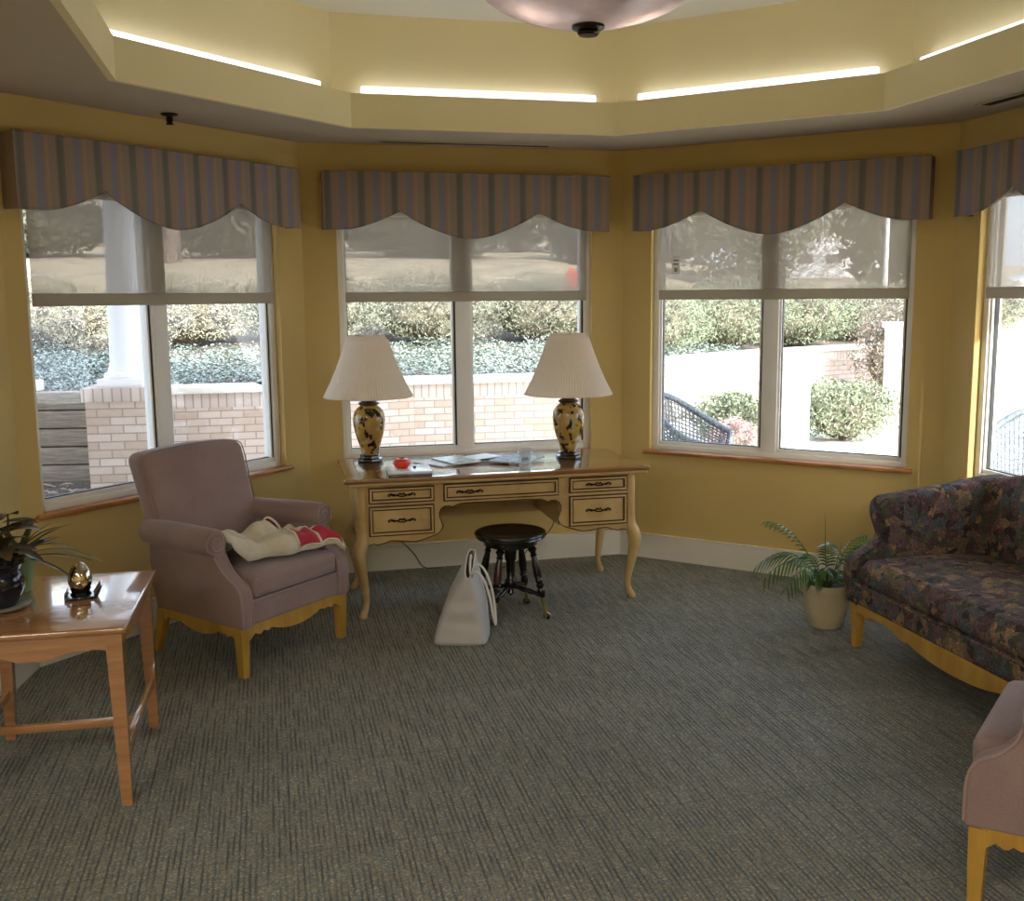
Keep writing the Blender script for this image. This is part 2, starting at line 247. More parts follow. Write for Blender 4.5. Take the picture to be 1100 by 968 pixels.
# ------------------------------------------------------------------ mesh helpers
class MB:
    def __init__(s): s.v = []; s.f = []; s.mi = []; s.mats = []; s.cur = 0; s.X = None
    def mat(s, m):
        if m not in s.mats: s.mats.append(m)
        s.cur = s.mats.index(m); return s
    def add(s, vs, fs):
        b = len(s.v)
        s.v += [tuple(s.X @ Vector(p)) if s.X is not None else tuple(p) for p in vs]
        s.f += [tuple(i+b for i in f) for f in fs]; s.mi += [s.cur]*len(fs)
        return b
    def box(s, x0, x1, y0, y1, z0, z1, bv=0.):
        bm = bmesh.new(); bmesh.ops.create_cube(bm, size=1)
        for q in bm.verts: q.co = Vector(((x0+x1)/2+q.co.x*(x1-x0), (y0+y1)/2+q.co.y*(y1-y0), (z0+z1)/2+q.co.z*(z1-z0)))
        if bv: bmesh.ops.bevel(bm, geom=list(bm.edges), offset=min(bv, .49*min(x1-x0, y1-y0, z1-z0)), segments=2, profile=.5, affect='EDGES')
        bm.verts.index_update(); s.add([q.co.copy() for q in bm.verts], [[q.index for q in f.verts] for f in bm.faces]); bm.free(); return s
    def rbox(s, x0, x1, y0, y1, z0, z1, r, warp=None, n=8, nr=4):
        def ax(a, b):
            rr = min(r, (b-a)*.499); e = [rr*(1-cos(pi/2*i/nr)) for i in range(nr)]
            mid = [a+rr+(b-a-2*rr)*i/n for i in range(n+1)]
            return [a+q for q in e]+mid+[b-q for q in reversed(e)]
        A = [ax(x0, x1), ax(y0, y1), ax(z0, z1)]; r_ = [min(r, (b-a)*.499) for a, b in ((x0, x1), (y0, y1), (z0, z1))]
        lo = [x0+r_[0], y0+r_[1], z0+r_[2]]; hi = [x1-r_[0], y1-r_[1], z1-r_[2]]
        idx = {}; vs = []; fs = []
        def V(i, j, k):
            key = (i, j, k)
            if key not in idx:
                p = [A[0][i], A[1][j], A[2][k]]; q = [min(max(p[a], lo[a]), hi[a]) for a in range(3)]
                d = [(p[a]-q[a])/r_[a] for a in range(3)]; L = sqrt(sum(e*e for e in d))
                if L > 1e-9: p = [q[a]+d[a]/L*r_[a] for a in range(3)]
                idx[key] = len(vs); vs.append(warp(*p) if warp else tuple(p))
            return idx[key]
        N = [len(a)-1 for a in A]
        for i in range(N[0]):
            for j in range(N[1]):
                fs.append((V(i, j, 0), V(i, j+1, 0), V(i+1, j+1, 0), V(i+1, j, 0))); fs.append((V(i, j, N[2]), V(i+1, j, N[2]), V(i+1, j+1, N[2]), V(i, j+1, N[2])))
        for i in range(N[0]):
            for k in range(N[2]):
                fs.append((V(i, 0, k), V(i+1, 0, k), V(i+1, 0, k+1), V(i, 0, k+1))); fs.append((V(i, N[1], k), V(i, N[1], k+1), V(i+1, N[1], k+1), V(i+1, N[1], k)))
        for j in range(N[1]):
            for k in range(N[2]):
                fs.append((V(0, j, k), V(0, j, k+1), V(0, j+1, k+1), V(0, j+1, k))); fs.append((V(N[0], j, k), V(N[0], j+1, k), V(N[0], j+1, k+1), V(N[0], j, k+1)))
        s.add(vs, fs); return s
    def lathe(s, prof, c=(0, 0, 0), n=32, closed=False, ripple=0, nrip=0):
        vs = []; fs = []
        for r, z in prof:
            for k in range(n):
                a = 2*pi*k/n; rr = r*(1+(ripple if nrip and (k % 2) else 0)); vs.append((c[0]+rr*cos(a), c[1]+rr*sin(a), c[2]+z))
        m = len(prof)
        for i in range(m-1):
            for k in range(n):
                k2 = (k+1) % n; fs.append((i*n+k, i*n+k2, (i+1)*n+k2, (i+1)*n+k))
        if not closed:
            if prof[0][0] > 1e-6: fs.append(tuple(range(n-1, -1, -1)))
            if prof[-1][0] > 1e-6: fs.append(tuple((m-1)*n+k for k in range(n)))
        s.add(vs, fs); return s
    def tube(s, pts, r, n=10, sx=1., caps=True, closed=False):
        pts = [Vector(p) for p in pts]; m = len(pts); rs = r if isinstance(r, (list, tuple)) else [r]*m
        vs = []; up = None
        for i, p in enumerate(pts):
            a = pts[(i-1) % m] if closed else pts[max(i-1, 0)]; b = pts[(i+1) % m] if closed else pts[min(i+1, m-1)]
            t = (b-a).normalized()
            if up is None:
                up = Vector((0, 0, 1)) if abs(t.z) < .9 else Vector((1, 0, 0))
            u = up.cross(t)
            if u.length < 1e-6: u = t.orthogonal()
            u.normalize(); w = t.cross(u).normalized(); up = w
            for k in range(n):
                an = 2*pi*k/n; vs.append(p+u*cos(an)*rs[i]*sx+w*sin(an)*rs[i])
        fs = []
        for i in range(m if closed else m-1):
            i2 = (i+1) % m
            for k in range(n):
                k2 = (k+1) % n; fs.append((i*n+k, i2*n+k, i2*n+k2, i*n+k2))
        if caps and not closed: fs.append(tuple(range(n))); fs.append(tuple((m-1)*n+k for k in reversed(range(n))))
        s.add(vs, fs); return s
    def prism(s, poly, a, b, axis='y', bv=0.):
        # poly: list of 2D points; extruded between a and b along axis
        bm = bmesh.new()
        def P(p, t): return {'y': (p[0], t, p[1]), 'x': (t, p[0], p[1]), 'z': (p[0], p[1], t)}[axis]
        A = [bm.verts.new(P(p, a)) for p in poly]; B = [bm.verts.new(P(p, b)) for p in poly]
        n = len(poly); fa = bm.faces.new(A); fb = bm.faces.new(list(reversed(B)))
        for i in range(n): bm.faces.new((A[i], B[i], B[(i+1) % n], A[(i+1) % n]))
        bm.normal_update()
        if bv:
            es = [e for e in list(fa.edges)+list(fb.edges)]; bmesh.ops.bevel(bm, geom=es, offset=bv, segments=3, profile=.5, affect='EDGES')
        bmesh.ops.triangulate(bm, faces=[f for f in bm.faces if len(f.verts) > 4], ngon_method='EAR_CLIP')
        bmesh.ops.recalc_face_normals(bm, faces=bm.faces)
        bm.verts.index_update(); s.add([q.co.copy() for q in bm.verts], [[q.index for q in f.verts] for f in bm.faces]); bm.free(); return s
    def grid(s, fn, nu, nv):
        vs = [fn(i/nu, j/nv) for i in range(nu+1) for j in range(nv+1)]
        fs = [(i*(nv+1)+j, (i+1)*(nv+1)+j, (i+1)*(nv+1)+j+1, i*(nv+1)+j+1) for i in range(nu) for j in range(nv)]
        s.add(vs, fs); return s
    def build(s, name, m=None, parent=None, smooth=40, loc=None, rz=None, solid=0):
        me = bpy.data.meshes.new(name); me.from_pydata([tuple(q) for q in s.v], [], s.f)
        ms = s.mats if s.mats else [m]
        for q in ms: me.materials.append(M[q] if isinstance(q, str) else q)
        if s.mats: me.polygons.foreach_set('material_index', s.mi)
        bm = bmesh.new(); bm.from_mesh(me); bmesh.ops.recalc_face_normals(bm, faces=bm.faces); bm.to_mesh(me); bm.free()
        if smooth:
            me.polygons.foreach_set('use_smooth', [True]*len(me.polygons)); me.set_sharp_from_angle(angle=R(smooth))
        me.update(); o = bpy.data.objects.new(name, me); COL.objects.link(o)
        if parent: o.parent = parent
        if loc: o.location = loc
        if rz is not None: o.rotation_euler = (0, 0, rz)
        if solid:
            md = o.modifiers.new('thickness', 'SOLIDIFY'); md.thickness = solid; md.offset = 0
        return o
def thing(name, label, cat, loc=(0, 0, 0), rz=0., group=None):
    o = bpy.data.objects.new(name, None); COL.objects.link(o); o.empty_display_size = .05
    o.location = loc; o.rotation_euler = (0, 0, rz); return tag(o, label, cat, group)
def tag(o, label, cat, group=None, kind=None):
    o['label'] = label; o['category'] = cat
    if group: o['group'] = group
    if kind: o['kind'] = kind
    return o
def struct(o): o['kind'] = 'structure'; return o
def kids(o): return [c for c in bpy.data.objects if c.parent == o]
def copy_tree(o, parent=None):
    c = o.copy(); COL.objects.link(c); c.parent = parent
    for ch in kids(o): copy_tree(ch, c)
    return c
def bez(p0, p1, p2, p3, n):
    return [tuple((1-t)**3*a+3*(1-t)**2*t*b+3*(1-t)*t*t*c+t**3*d for a, b, c, d in zip(p0, p1, p2, p3)) for t in [i/n for i in range(n+1)]]
def smooth_path(pts, n=6):
    out = []; m = len(pts)
    for i in range(m-1):
        p0 = pts[max(i-1, 0)]; p1 = pts[i]; p2 = pts[i+1]; p3 = pts[min(i+2, m-1)]
        for k in range(n):
            t = k/n; out.append(tuple(.5*((2*b)+(-a+c)*t+(2*a-5*b+4*c-d)*t*t+(-a+3*b-3*c+d)*t**3) for a, b, c, d in zip(p0, p1, p2, p3)))
    out.append(tuple(pts[-1])); return out

# ------------------------------------------------------------------ room shell (octagonal bay, open to a larger room behind)
CX, CY = .20681, 4.13534
PHI = .151306; TH = pi/4; APO = .97659/math.tan(TH/2)
def corner(k, off=0.):   # k=0: corner between centre wall and right wall
    r2 = (APO+off)/cos(TH/2); return (CX+r2*sin(PHI+k*TH), CY+r2*cos(PHI+k*TH))
CH = 2.54
# wall centre points and directions: 1 left, 2 centre, 3 right, 4 far right
WANG = {1: R(58.83), 2: R(13.83), 3: R(-31.17), 4: R(-76.17)}
def wmid(i, off=0.):
    a = WANG[i]; nx, ny = -sin(a), cos(a)    # outward normal
    return (CX+nx*(APO+off), CY+ny*(APO+off))
WT = .16
HW, Z0, Z1 = .785, .685, 2.20     # window opening half width, sill, head
HL = .97659
side = {1: 'left', 2: 'center', 3: 'right', 4: 'far_right'}
def wall_with_window(i, sl=-HL, sr=HL):
    mb = MB(); e = WT*math.tan(TH/2)
    # built in local frame x along wall, y outward
    def quadbox(x0, x1, z0, z1, ex0=0, ex1=0):
        vs = [(x0, 0, z0), (x1, 0, z0), (x1+ex1, WT, z0), (x0-ex0, WT, z0), (x0, 0, z1), (x1, 0, z1), (x1+ex1, WT, z1), (x0-ex0, WT, z1)]
        mb.add(vs, [(0, 1, 2, 3), (4, 7, 6, 5), (0, 4, 5, 1), (1, 5, 6, 2), (2, 6, 7, 3), (3, 7, 4, 0)])
    quadbox(sl, -HW, 0, CH+.1, e, 0); quadbox(HW, sr, 0, CH+.1, 0, e)
    quadbox(-HW, HW, 0, Z0); quadbox(-HW, HW, Z1, CH+.1)
    m = wmid(i); return struct(mb.build('wall_'+side[i], 'wall', smooth=0, loc=(m[0], m[1], 0), rz=WANG[i]))
wall_with_window(1, sl=-.88); wall_with_window(2); wall_with_window(3); wall_with_window(4)
def wall_seg(name, p, q, h=CH+.1, t=.14, z0=0, m='wall'):
    # room lies to the right of p->q; thickness to the left
    L = hypot(q[0]-p[0], q[1]-p[1]); mb = MB(); mb.box(0, L, 0, t, z0, h); return struct(mb.build(name, m, smooth=0, loc=(p[0], p[1], 0), rz=atan2(q[1]-p[1], q[0]-p[0])))
a1 = WANG[1]; m1_ = wmid(1); P01 = (m1_[0]-.88*cos(a1), m1_[1]-.88*sin(a1))
P5 = corner(2)
wall_seg('wall_near_left', (-2.07, 2.6), P01); wall_seg('wall_rear_left', (-3.6, 2.6), (-2.21, 2.6)); wall_seg('wall_west', (-3.6, -3.2), (-3.6, 2.6))
wall_seg('wall_rear', (3.2, -3.2), (-3.6, -3.2)); wall_seg('wall_east', (3.2, P5[1]), (3.2, -3.2)); wall_seg('wall_rear_right', (P5[0]+.03, P5[1]), (3.2, P5[1]))
mb = MB(); mb.add([(-3.7, -3.3, 0), (3.3, -3.3, 0), (3.3, P5[1]+.1, 0), corner(2, .1)+(0,), corner(1, .1)+(0,), corner(0, .1)+(0,), corner(-1, .1)+(0,), (P01[0]-.1, P01[1], 0), (-2.2, 2.7, 0), (-3.7, 2.7, 0)], [tuple(range(10))])
fl = struct(mb.build('floor', 'carpet', smooth=0)); 
# soffit (low ceiling) with octagonal opening
FOFF = -.6135
oct_in = [corner(k, FOFF+.015) for k in range(8)]; big = [(-3.75, -3.35), (3.35, -3.35), (3.35, 7.2), (-3.75, 7.2)]
bm = bmesh.new()
def ring_faces(zb, zt):
    vo = [bm.verts.new((x, y, zb)) for x, y in big]; vi = [bm.verts.new((x, y, zb)) for x, y in reversed(oct_in)]
    es = [bm.edges.new((vo[i], vo[(i+1) % 4])) for i in range(4)]+[bm.edges.new((vi[i], vi[(i+1) % 8])) for i in range(8)]
    r = bmesh.ops.triangle_fill(bm, use_beauty=True, use_dissolve=False, edges=es)
    fs = [g for g in r['geom'] if isinstance(g, bmesh.types.BMFace)]
    ex = bmesh.ops.extrude_face_region(bm, geom=fs); bmesh.ops.translate(bm, vec=(0, 0, zt-zb), verts=[g for g in ex['geom'] if isinstance(g, bmesh.types.BMVert)])
ring_faces(CH, CH+.05); bmesh.ops.recalc_face_normals(bm, faces=bm.faces)
me = bpy.data.meshes.new('ceiling'); bm.to_mesh(me); bm.free(); me.materials.append(M['ceil']); o = bpy.data.objects.new('ceiling', me); COL.objects.link(o); struct(o)
# tray: fascia lip, ledge, set-back upper walls, top ceiling
def octband(mb, o0, z0, o1, z1):
    a = [corner(k, o0)+(z0,) for k in range(8)]; b = [corner(k, o1)+(z1,) for k in range(8)]
    mb.add(a+b, [(k, (k+1) % 8, 8+(k+1) % 8, 8+k) for k in range(8)])
LIPZ, LEDZ, TOPZ = 2.712, 2.66, 3.155
mb = MB()
for (o0, z0, o1, z1) in [(FOFF, CH-.001, FOFF, LIPZ), (FOFF, LIPZ, FOFF+.03, LIPZ), (FOFF+.03, LIPZ, FOFF+.03, LEDZ), (FOFF+.03, CH-.001, FOFF, CH-.001), (FOFF+.03, LEDZ, FOFF+.03, CH-.001)]: octband(mb, o0, z0, o1, z1)
struct(mb.build('trim_1', 'tray', smooth=0))
mb = MB()
for (o0, z0, o1, z1) in [(FOFF+.03, LEDZ, FOFF+.2, LEDZ), (FOFF+.2, LEDZ, FOFF+.2, TOPZ), (FOFF+.32, LEDZ, FOFF+.32, TOPZ), (FOFF+.2, LEDZ-.03, FOFF+.32, LEDZ-.03)]: octband(mb, o0, z0, o1, z1)
struct(mb.build('wall_tray', 'tray', smooth=0))
mb = MB(); r8 = [corner(k, FOFF+.3) for k in range(8)]
mb.prism(r8, TOPZ, TOPZ+.08, 'z'); struct(mb.build('ceiling_tray', 'ceilwhite', smooth=0))
# roof slab over everything, seen only from outside; it throws the building's shade
mb = MB(); mb.box(-7.5, 3.6, -3.6, 7.45, 3.3, 3.75); struct(mb.build('roof', 'ext', smooth=0))
mb = MB()
for x0, x1, y0, y1 in [(-3.9, -3.75, -3.5, 7.0), (-3.9, 3.5, -3.5, -3.35)]: mb.box(x0, x1, y0, y1, 2.6, 3.3)
struct(mb.build('wall_exterior', 'ext', smooth=0))
# baseboards
def baseboard(name, i, s0, s1, extra=None):
    m = wmid(i); mb = MB(); mb.box(s0, s1, -.022, 0, 0, .15); mb.box(s0, s1, -.026, 0, .15, .158, .002)
    return struct(mb.build(name, 'base', smooth=0, loc=(m[0], m[1], 0), rz=WANG[i]))
baseboard('baseboard_left', 1, -.87, HL-.008); baseboard('baseboard_center', 2, -HL+.008, HL-.008); baseboard('baseboard_right', 3, -HL+.008, HL-.008); baseboard('baseboard_far_right', 4, -HL+.008, HL)
L0 = hypot(P01[0]+2.07, P01[1]-2.6); mb = MB(); mb.box(.02, L0-.01, -.022, 0, 0, .158)
struct(mb.build('baseboard_near_left', 'base', smooth=0, loc=(-2.07, 2.6, 0), rz=atan2(P01[1]-2.6, P01[0]+2.07)))

# ------------------------------------------------------------------ windows (frame, mullion, panes, sill), in wall frames
def make_window():
    w = bpy.data.objects.new('window_1', None); COL.objects.link(w); w['kind'] = 'structure'
    f = MB(); d0, d1 = .045, .125
    fw = .045
    f.box(-HW, -HW+fw, d0, d1, Z0, Z1, .004); f.box(HW-fw, HW, d0, d1, Z0, Z1, .004); f.box(-HW+fw, HW-fw, d0, d1, Z1-fw, Z1, .004); f.box(-HW+fw, HW-fw, d0, d1, Z0, Z0+.04, .004)
    f.box(-.075, .02, d0, d1, Z0+.04, Z1-fw, .004)
    f.build('window_frame', 'vinyl', w, smooth=30)
    g = MB()
    for x0, x1 in ((-HW+fw, -.075), (.02, HW-fw)):
        zb, zt = Z0+.04, Z1-fw
        g.mat('vinyl'); 
        g.box(x0, x0+.012, .06, .11, zb, zt); g.box(x1-.022, x1-.012, .06, .11, zb, zt); g.box(x0, x1, .06, .11, zb, zb+.022); g.box(x0, x1, .06, .11, zt-.02, zt)
        g.mat('gasket'); g.box(x1-.012, x1, .062, .112, zb, zt); g.box(x0+.012, x0+.016, .075, .1, zb, zt); g.box(x0+.01, x1-.01, .075, .1, zb+.022, zb+.027)
    g.build('sash', None, w, smooth=0)
    for x0, x1 in ((-HW+fw+.01, -.085), (.03, HW-fw-.01)):
        p = MB(); p.box(x0, x1, .086, .09, Z0+.06, Z1-fw-.015); p.build('pane', 'glass', w, smooth=0)
    j = MB()   # drywall return lining
    j.box(-HW-.001, -HW+.006, 0.001, WT-.01, Z0, Z1); j.box(HW-.006, HW+.001, 0.001, WT-.01, Z0, Z1)
    j.build('jamb', 'wall', w, smooth=0)
    s = MB(); s.box(-HW-.03, HW+.03, -.03, .045, Z0-.012, Z0+.012, .008); s.build('window_sill', 'sillwood', w)
    return w
win = make_window()
for i in (1, 2, 3, 4):
    o = win if i == 1 else copy_tree(win); m = wmid(i); o.location = (m[0], m[1], 0); o.rotation_euler = (0, 0, WANG[i]); o.name = 'window_%d' % i
# notice sticker on right window pane
t = NT('notice_paper'); df = t.n('ShaderNodeBsdfDiffuse', {0: (.9, .9, .9, 1)}); tl = t.n('ShaderNodeBsdfTranslucent', {0: (.9, .9, .9, 1)}); m1 = t.n('ShaderNodeMixShader', {0: .1, 1: df.outputs[0], 2: tl.outputs[0]}); t.lk(m1.outputs[0], t.out.inputs[0]); M['notice'] = t.m
mb = MB().mat('notice'); mb.box(-.650, -.598, .0235, .0255, 1.79, 1.89); mb.mat('saucer'); mb.box(-.634, -.614, .0225, .0235, 1.80, 1.825); mb.box(-.641, -.608, .0225, .0235, 1.842, 1.852); mb.box(-.641, -.608, .0225, .0235, 1.864, 1.874)
m = wmid(3); o = mb.build('window_sticker', None, smooth=0, loc=(m[0], m[1], 0), rz=WANG[3]); tag(o, 'small white paper notice on the left part of the roller shade of the right window', 'sticker')

# ------------------------------------------------------------------ roller shades
def make_shade(label):
    t = thing('roller_shade', label, 'roller shade', group='roller shades on the bay windows')
    mb = MB(); mb.box(-.735, .75, .026, .0268, 1.685, 2.14); mb.build('screen', 'screen', t, smooth=0)
    mb = MB(); mb.box(-.735, .75, .02, .032, 1.632, 1.69, .004); mb.build('hem_bar', 'hem', t)
    mb = MB(); mb.X = Matrix.Translation((0, .027, 2.15)) @ Matrix.Rotation(pi/2, 4, 'Y'); mb.lathe([(.022, -.75), (.022, .76)], n=16); mb.build('roller_tube', 'vinyl', t)
    return t
SHL = {1: 'beige mesh roller shade on the left bay window, behind the armchair with the garment', 2: 'beige mesh roller shade on the centre window above the desk lamps', 3: 'beige mesh roller shade on the right window above the potted palm', 4: 'beige mesh roller shade cut by the right edge of the photo, above the sofa'}
sh = make_shade(SHL[1])
for i in (1, 2, 3, 4):
    o = sh if i == 1 else copy_tree(sh); m = wmid(i); o.location = (m[0], m[1], 0); o.rotation_euler = (0, 0, WANG[i]); o['label'] = SHL[i]

# ------------------------------------------------------------------ valances
VW, VT, VO = .858, 2.373, .105
def vbot(s):
    a = abs(s)
    if a < .417: return 2.0+.157*(a/.417)**1.7
    if a < .74: return 2.05+.107*((.74-a)/.323)**1.6
    return 2.05
def make_valance(label):
    t = thing('window_valance', label, 'valance', group='striped fabric valances over the windows')
    xs = [-VW+2*VW*i/96 for i in range(97)]; xs = sorted(set(xs+[-.417, .417]))
    mb = MB(); poly = [(x, vbot(x)) for x in xs]+[(VW, VT), (-VW, VT)]
    mb.prism(poly, -VO, -VO+.02, 'y', .004); mb.build('front_panel', 'stripe', t, smooth=50)
    for sx in (-1, 1):
        mb = MB(); x0, x1 = sorted((sx*VW, sx*(VW-.02))); mb.box(x0, x1, -VO+.02, -.001, 2.05, VT, .003); mb.build('side_return', 'stripe', t)
    mb = MB(); mb.box(-VW+.02, VW-.02, -VO+.02, -.001, VT-.02, VT-.002); mb.build('top_board', 'stripe', t, smooth=0)
    mb = MB(); mb.tube([(x, -VO, vbot(x)) for x in xs], .004, 6); mb.tube([(-VW, -VO, VT), (VW, -VO, VT)], .004, 6); mb.build('piping', M['stripe'], t)
    return t
VL = {1: 'striped scalloped valance over the left bay window, above the armchair with the garment', 2: 'striped scalloped valance over the centre window behind the two desk lamps', 3: 'striped scalloped valance over the right window, above the potted palm', 4: 'striped valance cut off by the right edge of the photo, above the sofa'}
va = make_valance(VL[1])
for i in (1, 2, 3, 4):
    o = va if i == 1 else copy_tree(va); m = wmid(i); o.location = (m[0], m[1], 0); o.rotation_euler = (0, 0, WANG[i]); o['label'] = VL[i]

# ------------------------------------------------------------------ cove light strips
CL = {1: 'white light strip in the ceiling cove above the left bay window', 2: 'long white light strip in the ceiling cove above the desk', 3: 'long white light strip in the ceiling cove above the right window', 4: 'white light strip in the ceiling cove reaching the right edge of the photo'}
for i in (1, 2, 3, 4):
    m = wmid(i, FOFF+.2); mb = MB().mat('vinyl'); mb.box(-.66, .66, -.075, -.002, LEDZ+.002, 2.70, .003); mb.mat('cove'); mb.box(-.655, .655, -.065, -.03, 2.70, 2.775, .008)
    o = mb.build('cove_light', None, loc=(m[0], m[1], 0), rz=WANG[i]); tag(o, CL[i], 'light', 'cove light strips')
# ------------------------------------------------------------------ pendant bowl light
t = thing('pendant_light', 'alabaster glass bowl ceiling light with dark bronze finial', 'ceiling light', (CX+.03, CY+.02, 0))
mb = MB(); prof = [(.02, 2.672), (.10, 2.677), (.2, 2.694), (.3, 2.722), (.37, 2.751), (.42, 2.783), (.445, 2.81), (.452, 2.835), (.444, 2.835), (.436, 2.812), (.41, 2.79), (.36, 2.76), (.29, 2.731), (.2, 2.704), (.1, 2.687), (.02, 2.682)]
mb.lathe([(q*.94, z) for q, z in prof], n=64, closed=True); mb.build('glass_bowl', 'alabaster', t)
mb = MB(); mb.lathe([(.002, 2.635), (.035, 2.636), (.042, 2.645), (.036, 2.652), (.05, 2.655), (.062, 2.662), (.062, 2.672), (.03, 2.676), (.008, 2.68), (.008, 3.1)], n=32); mb.build('finial', 'bronze', t)
mb = MB(); mb.lathe([(.09, 3.155), (.1, 3.15), (.1, 3.135), (.07, 3.12), (.02, 3.1), (.01, 3.09)], n=32)
for k in range(3):
    a = 2*pi*k/3+.4; mb.tube([(.42*cos(a), .42*sin(a), 2.83), (.05*cos(a), .05*sin(a), 3.12)], .005, 8)
mb.build('canopy', 'bronze', t)
for k in range(2):
    a = pi*k+.2; ld = bpy.data.lights.new('bulb', 'POINT'); ld.energy = PENDANT_W; ld.color = (1, .86, .68); ld.shadow_soft_size = .04
    lo = bpy.data.objects.new('bulb', ld); COL.objects.link(lo); lo.parent = t; lo.location = (.2*cos(a), .2*sin(a), 2.79)
# unseen ceiling panels added behind the camera as fill light for the bay
for k, (x, y) in enumerate([(-1.9, -.6), (1.9, -.4), (0., -2.2)]):
    mb = MB().mat('vinyl'); mb.box(-.62, .62, -.31, -.29, 2.49, CH-.001); mb.box(-.62, .62, .29, .31, 2.49, CH-.001); mb.box(-.62, -.6, -.29, .29, 2.49, CH-.001); mb.box(.6, .62, -.29, .29, 2.49, CH-.001); mb.mat('fixture'); mb.box(-.6, .6, -.29, .29, 2.51, 2.53)
    o = mb.build('ceiling_panel_light', None, smooth=0, loc=(x, y, 0)); tag(o, ['white ceiling light panel in the rear room, nearest its left wall', 'white ceiling light panel in the rear room, nearest its right wall', 'white ceiling light panel in the rear room, nearest its back wall'][k], 'ceiling light', 'ceiling panels behind the camera')
    ld = bpy.data.lights.new('panel_lamp', 'AREA'); ld.shape = 'RECTANGLE'; ld.size = 1.2; ld.size_y = .58; ld.energy = REAR_FILL_W*(1.3, .3, 1.2)[k]; ld.color = (1, .97, .93)
    lo = bpy.data.objects.new('panel_lamp', ld); COL.objects.link(lo); lo.parent = o; lo.location = (0, 0, 2.5)
# sprinkler, air vents
t = thing('fire_sprinkler', 'small dark sprinkler head on the ceiling above the left window', 'sprinkler', (-1.71, 5.21, 0))
mb = MB(); mb.lathe([(.04, CH-.001), (.042, CH-.006), (.03, CH-.012), (.012, CH-.014), (.01, CH-.03), (.012, CH-.045), (.018, CH-.047), (.018, CH-.051), (.004, CH-.053)], n=24); mb.build('escutcheon', 'bronze', t)
mb = MB(); mb.tube([(-.011, 0, CH-.014), (-.014, 0, CH-.03), (-.008, 0, CH-.045)], .003, 6); mb.tube([(.011, 0, CH-.014), (.014, 0, CH-.03), (.008, 0, CH-.045)], .003, 6); mb.build('yoke', 'bronze', t)
def vent(label, x, y, rz, L):
    t = thing('air_vent', label, 'air vent', (x, y, 0), rz, 'slot air vents in the soffit')
    mb = MB(); mb.box(-L/2, L/2, -.045, -.032, CH-.008, CH-.001, .002); mb.box(-L/2, L/2, .032, .045, CH-.008, CH-.001, .002); mb.box(-L/2, -L/2+.012, -.032, .032, CH-.008, CH-.001); mb.box(L/2-.012, L/2, -.032, .032, CH-.008, CH-.001); mb.build('frame', 'ceil', t)
    mb = MB(); mb.box(-L/2+.012, L/2-.012, -.032, .032, CH-.002, CH-.0005); mb.box(-L/2+.012, L/2-.012, -.003, .003, CH-.007, CH-.002); mb.box(-L/2+.012, L/2-.012, -.02, -.016, CH-.007, CH-.002); mb.box(-L/2+.012, L/2-.012, .016, .02, CH-.007, CH-.002); mb.build('slots', 'black', t, smooth=0)
vent('long dark slot vent in the ceiling above the centre valance', -.345, 6.28, WANG[2], 1.0)
vent('dark slot vent in the ceiling at the right edge of the photo', 2.26, 4.72, WANG[4], .85)

# ------------------------------------------------------------------ desk
DO = (-.150, 5.471); DA = WANG[2]
def dw(x, y, z=0): return (DO[0]+x*cos(DA)-y*sin(DA), DO[1]+x*sin(DA)+y*cos(DA), z)
desk = thing('writing_desk', 'antique cream writing desk with cabriole legs, five drawers and glossy wooden top', 'desk', (DO[0], DO[1], 0), DA)
def arc_in(cx, cy, a0, a1, rx, ry, n=6): return [(cx+rx*cos(R(a0+(a1-a0)*k/n)), cy+ry*sin(R(a0+(a1-a0)*k/n))) for k in range(n+1)]
# top outline with flared ears and a gently bowed front
TX, TY0, TY1 = .80, -.045, .665
outl = []
for sx in (-1, 1):
    pts = [(.80, .665), (.80, .05), (.795, .02), (.812, -.02), (.822, -.045), (.812, -.06), (.79, -.056), (.76, -.05), (.70, -.048)]
    if sx == 1: right = [(x, y) for x, y in pts]
    else: left = [(-x, y) for x, y in pts]
front = [(x, -.048-.010*cos(x/.70*pi/2)) for x in [.6, .45, .3, .15, 0, -.15, -.3, -.45, -.6]]
outl = right+front+list(reversed(left))
mb = MB(); mb.mat('cream'); mb.prism([(x*.985, y+(.004 if y > .3 else .010)) for x, y in outl], .705, .722, 'z', .005); mb.mat('desktop'); mb.prism(outl, .722, .745, 'z', .006)
mb.build('top', None, desk, smooth=50)
# front frame with scalloped lower edge
def half_scallop():
    # from outer leg (x=.72) to centre (x=0), lower edge
    return [(.72, .40), (.70, .385), (.675, .392), (.655, .385), (.62, .392), (.59, .405), (.55, .402), (.50, .395), (.46, .392), (.42, .40), (.385, .412), (.345, .425), (.325, .44), (.312, .465), (.32, .49), (.33, .515), (.33, .54), (.32, .56), (.30, .572), (.275, .572), (.26, .565), (.245, .572), (.22, .582), (.12, .584), (.0, .582)]
hs = half_scallop(); low = [(-x, z) for x, z in hs]+[(x, z) for x, z in reversed(hs[:-1])]
mb = MB(); mb.prism(low+[(.72, .706), (-.72, .706)], 0, .022, 'y', .003)
mb.build('front_frame', 'cream', desk, smooth=30)
mb = MB(); mb.tube([(x, -.0005, z+.004) for x, z in low[1:-1]], .003, 6); mb.build('edge_moulding', 'glaze', desk)
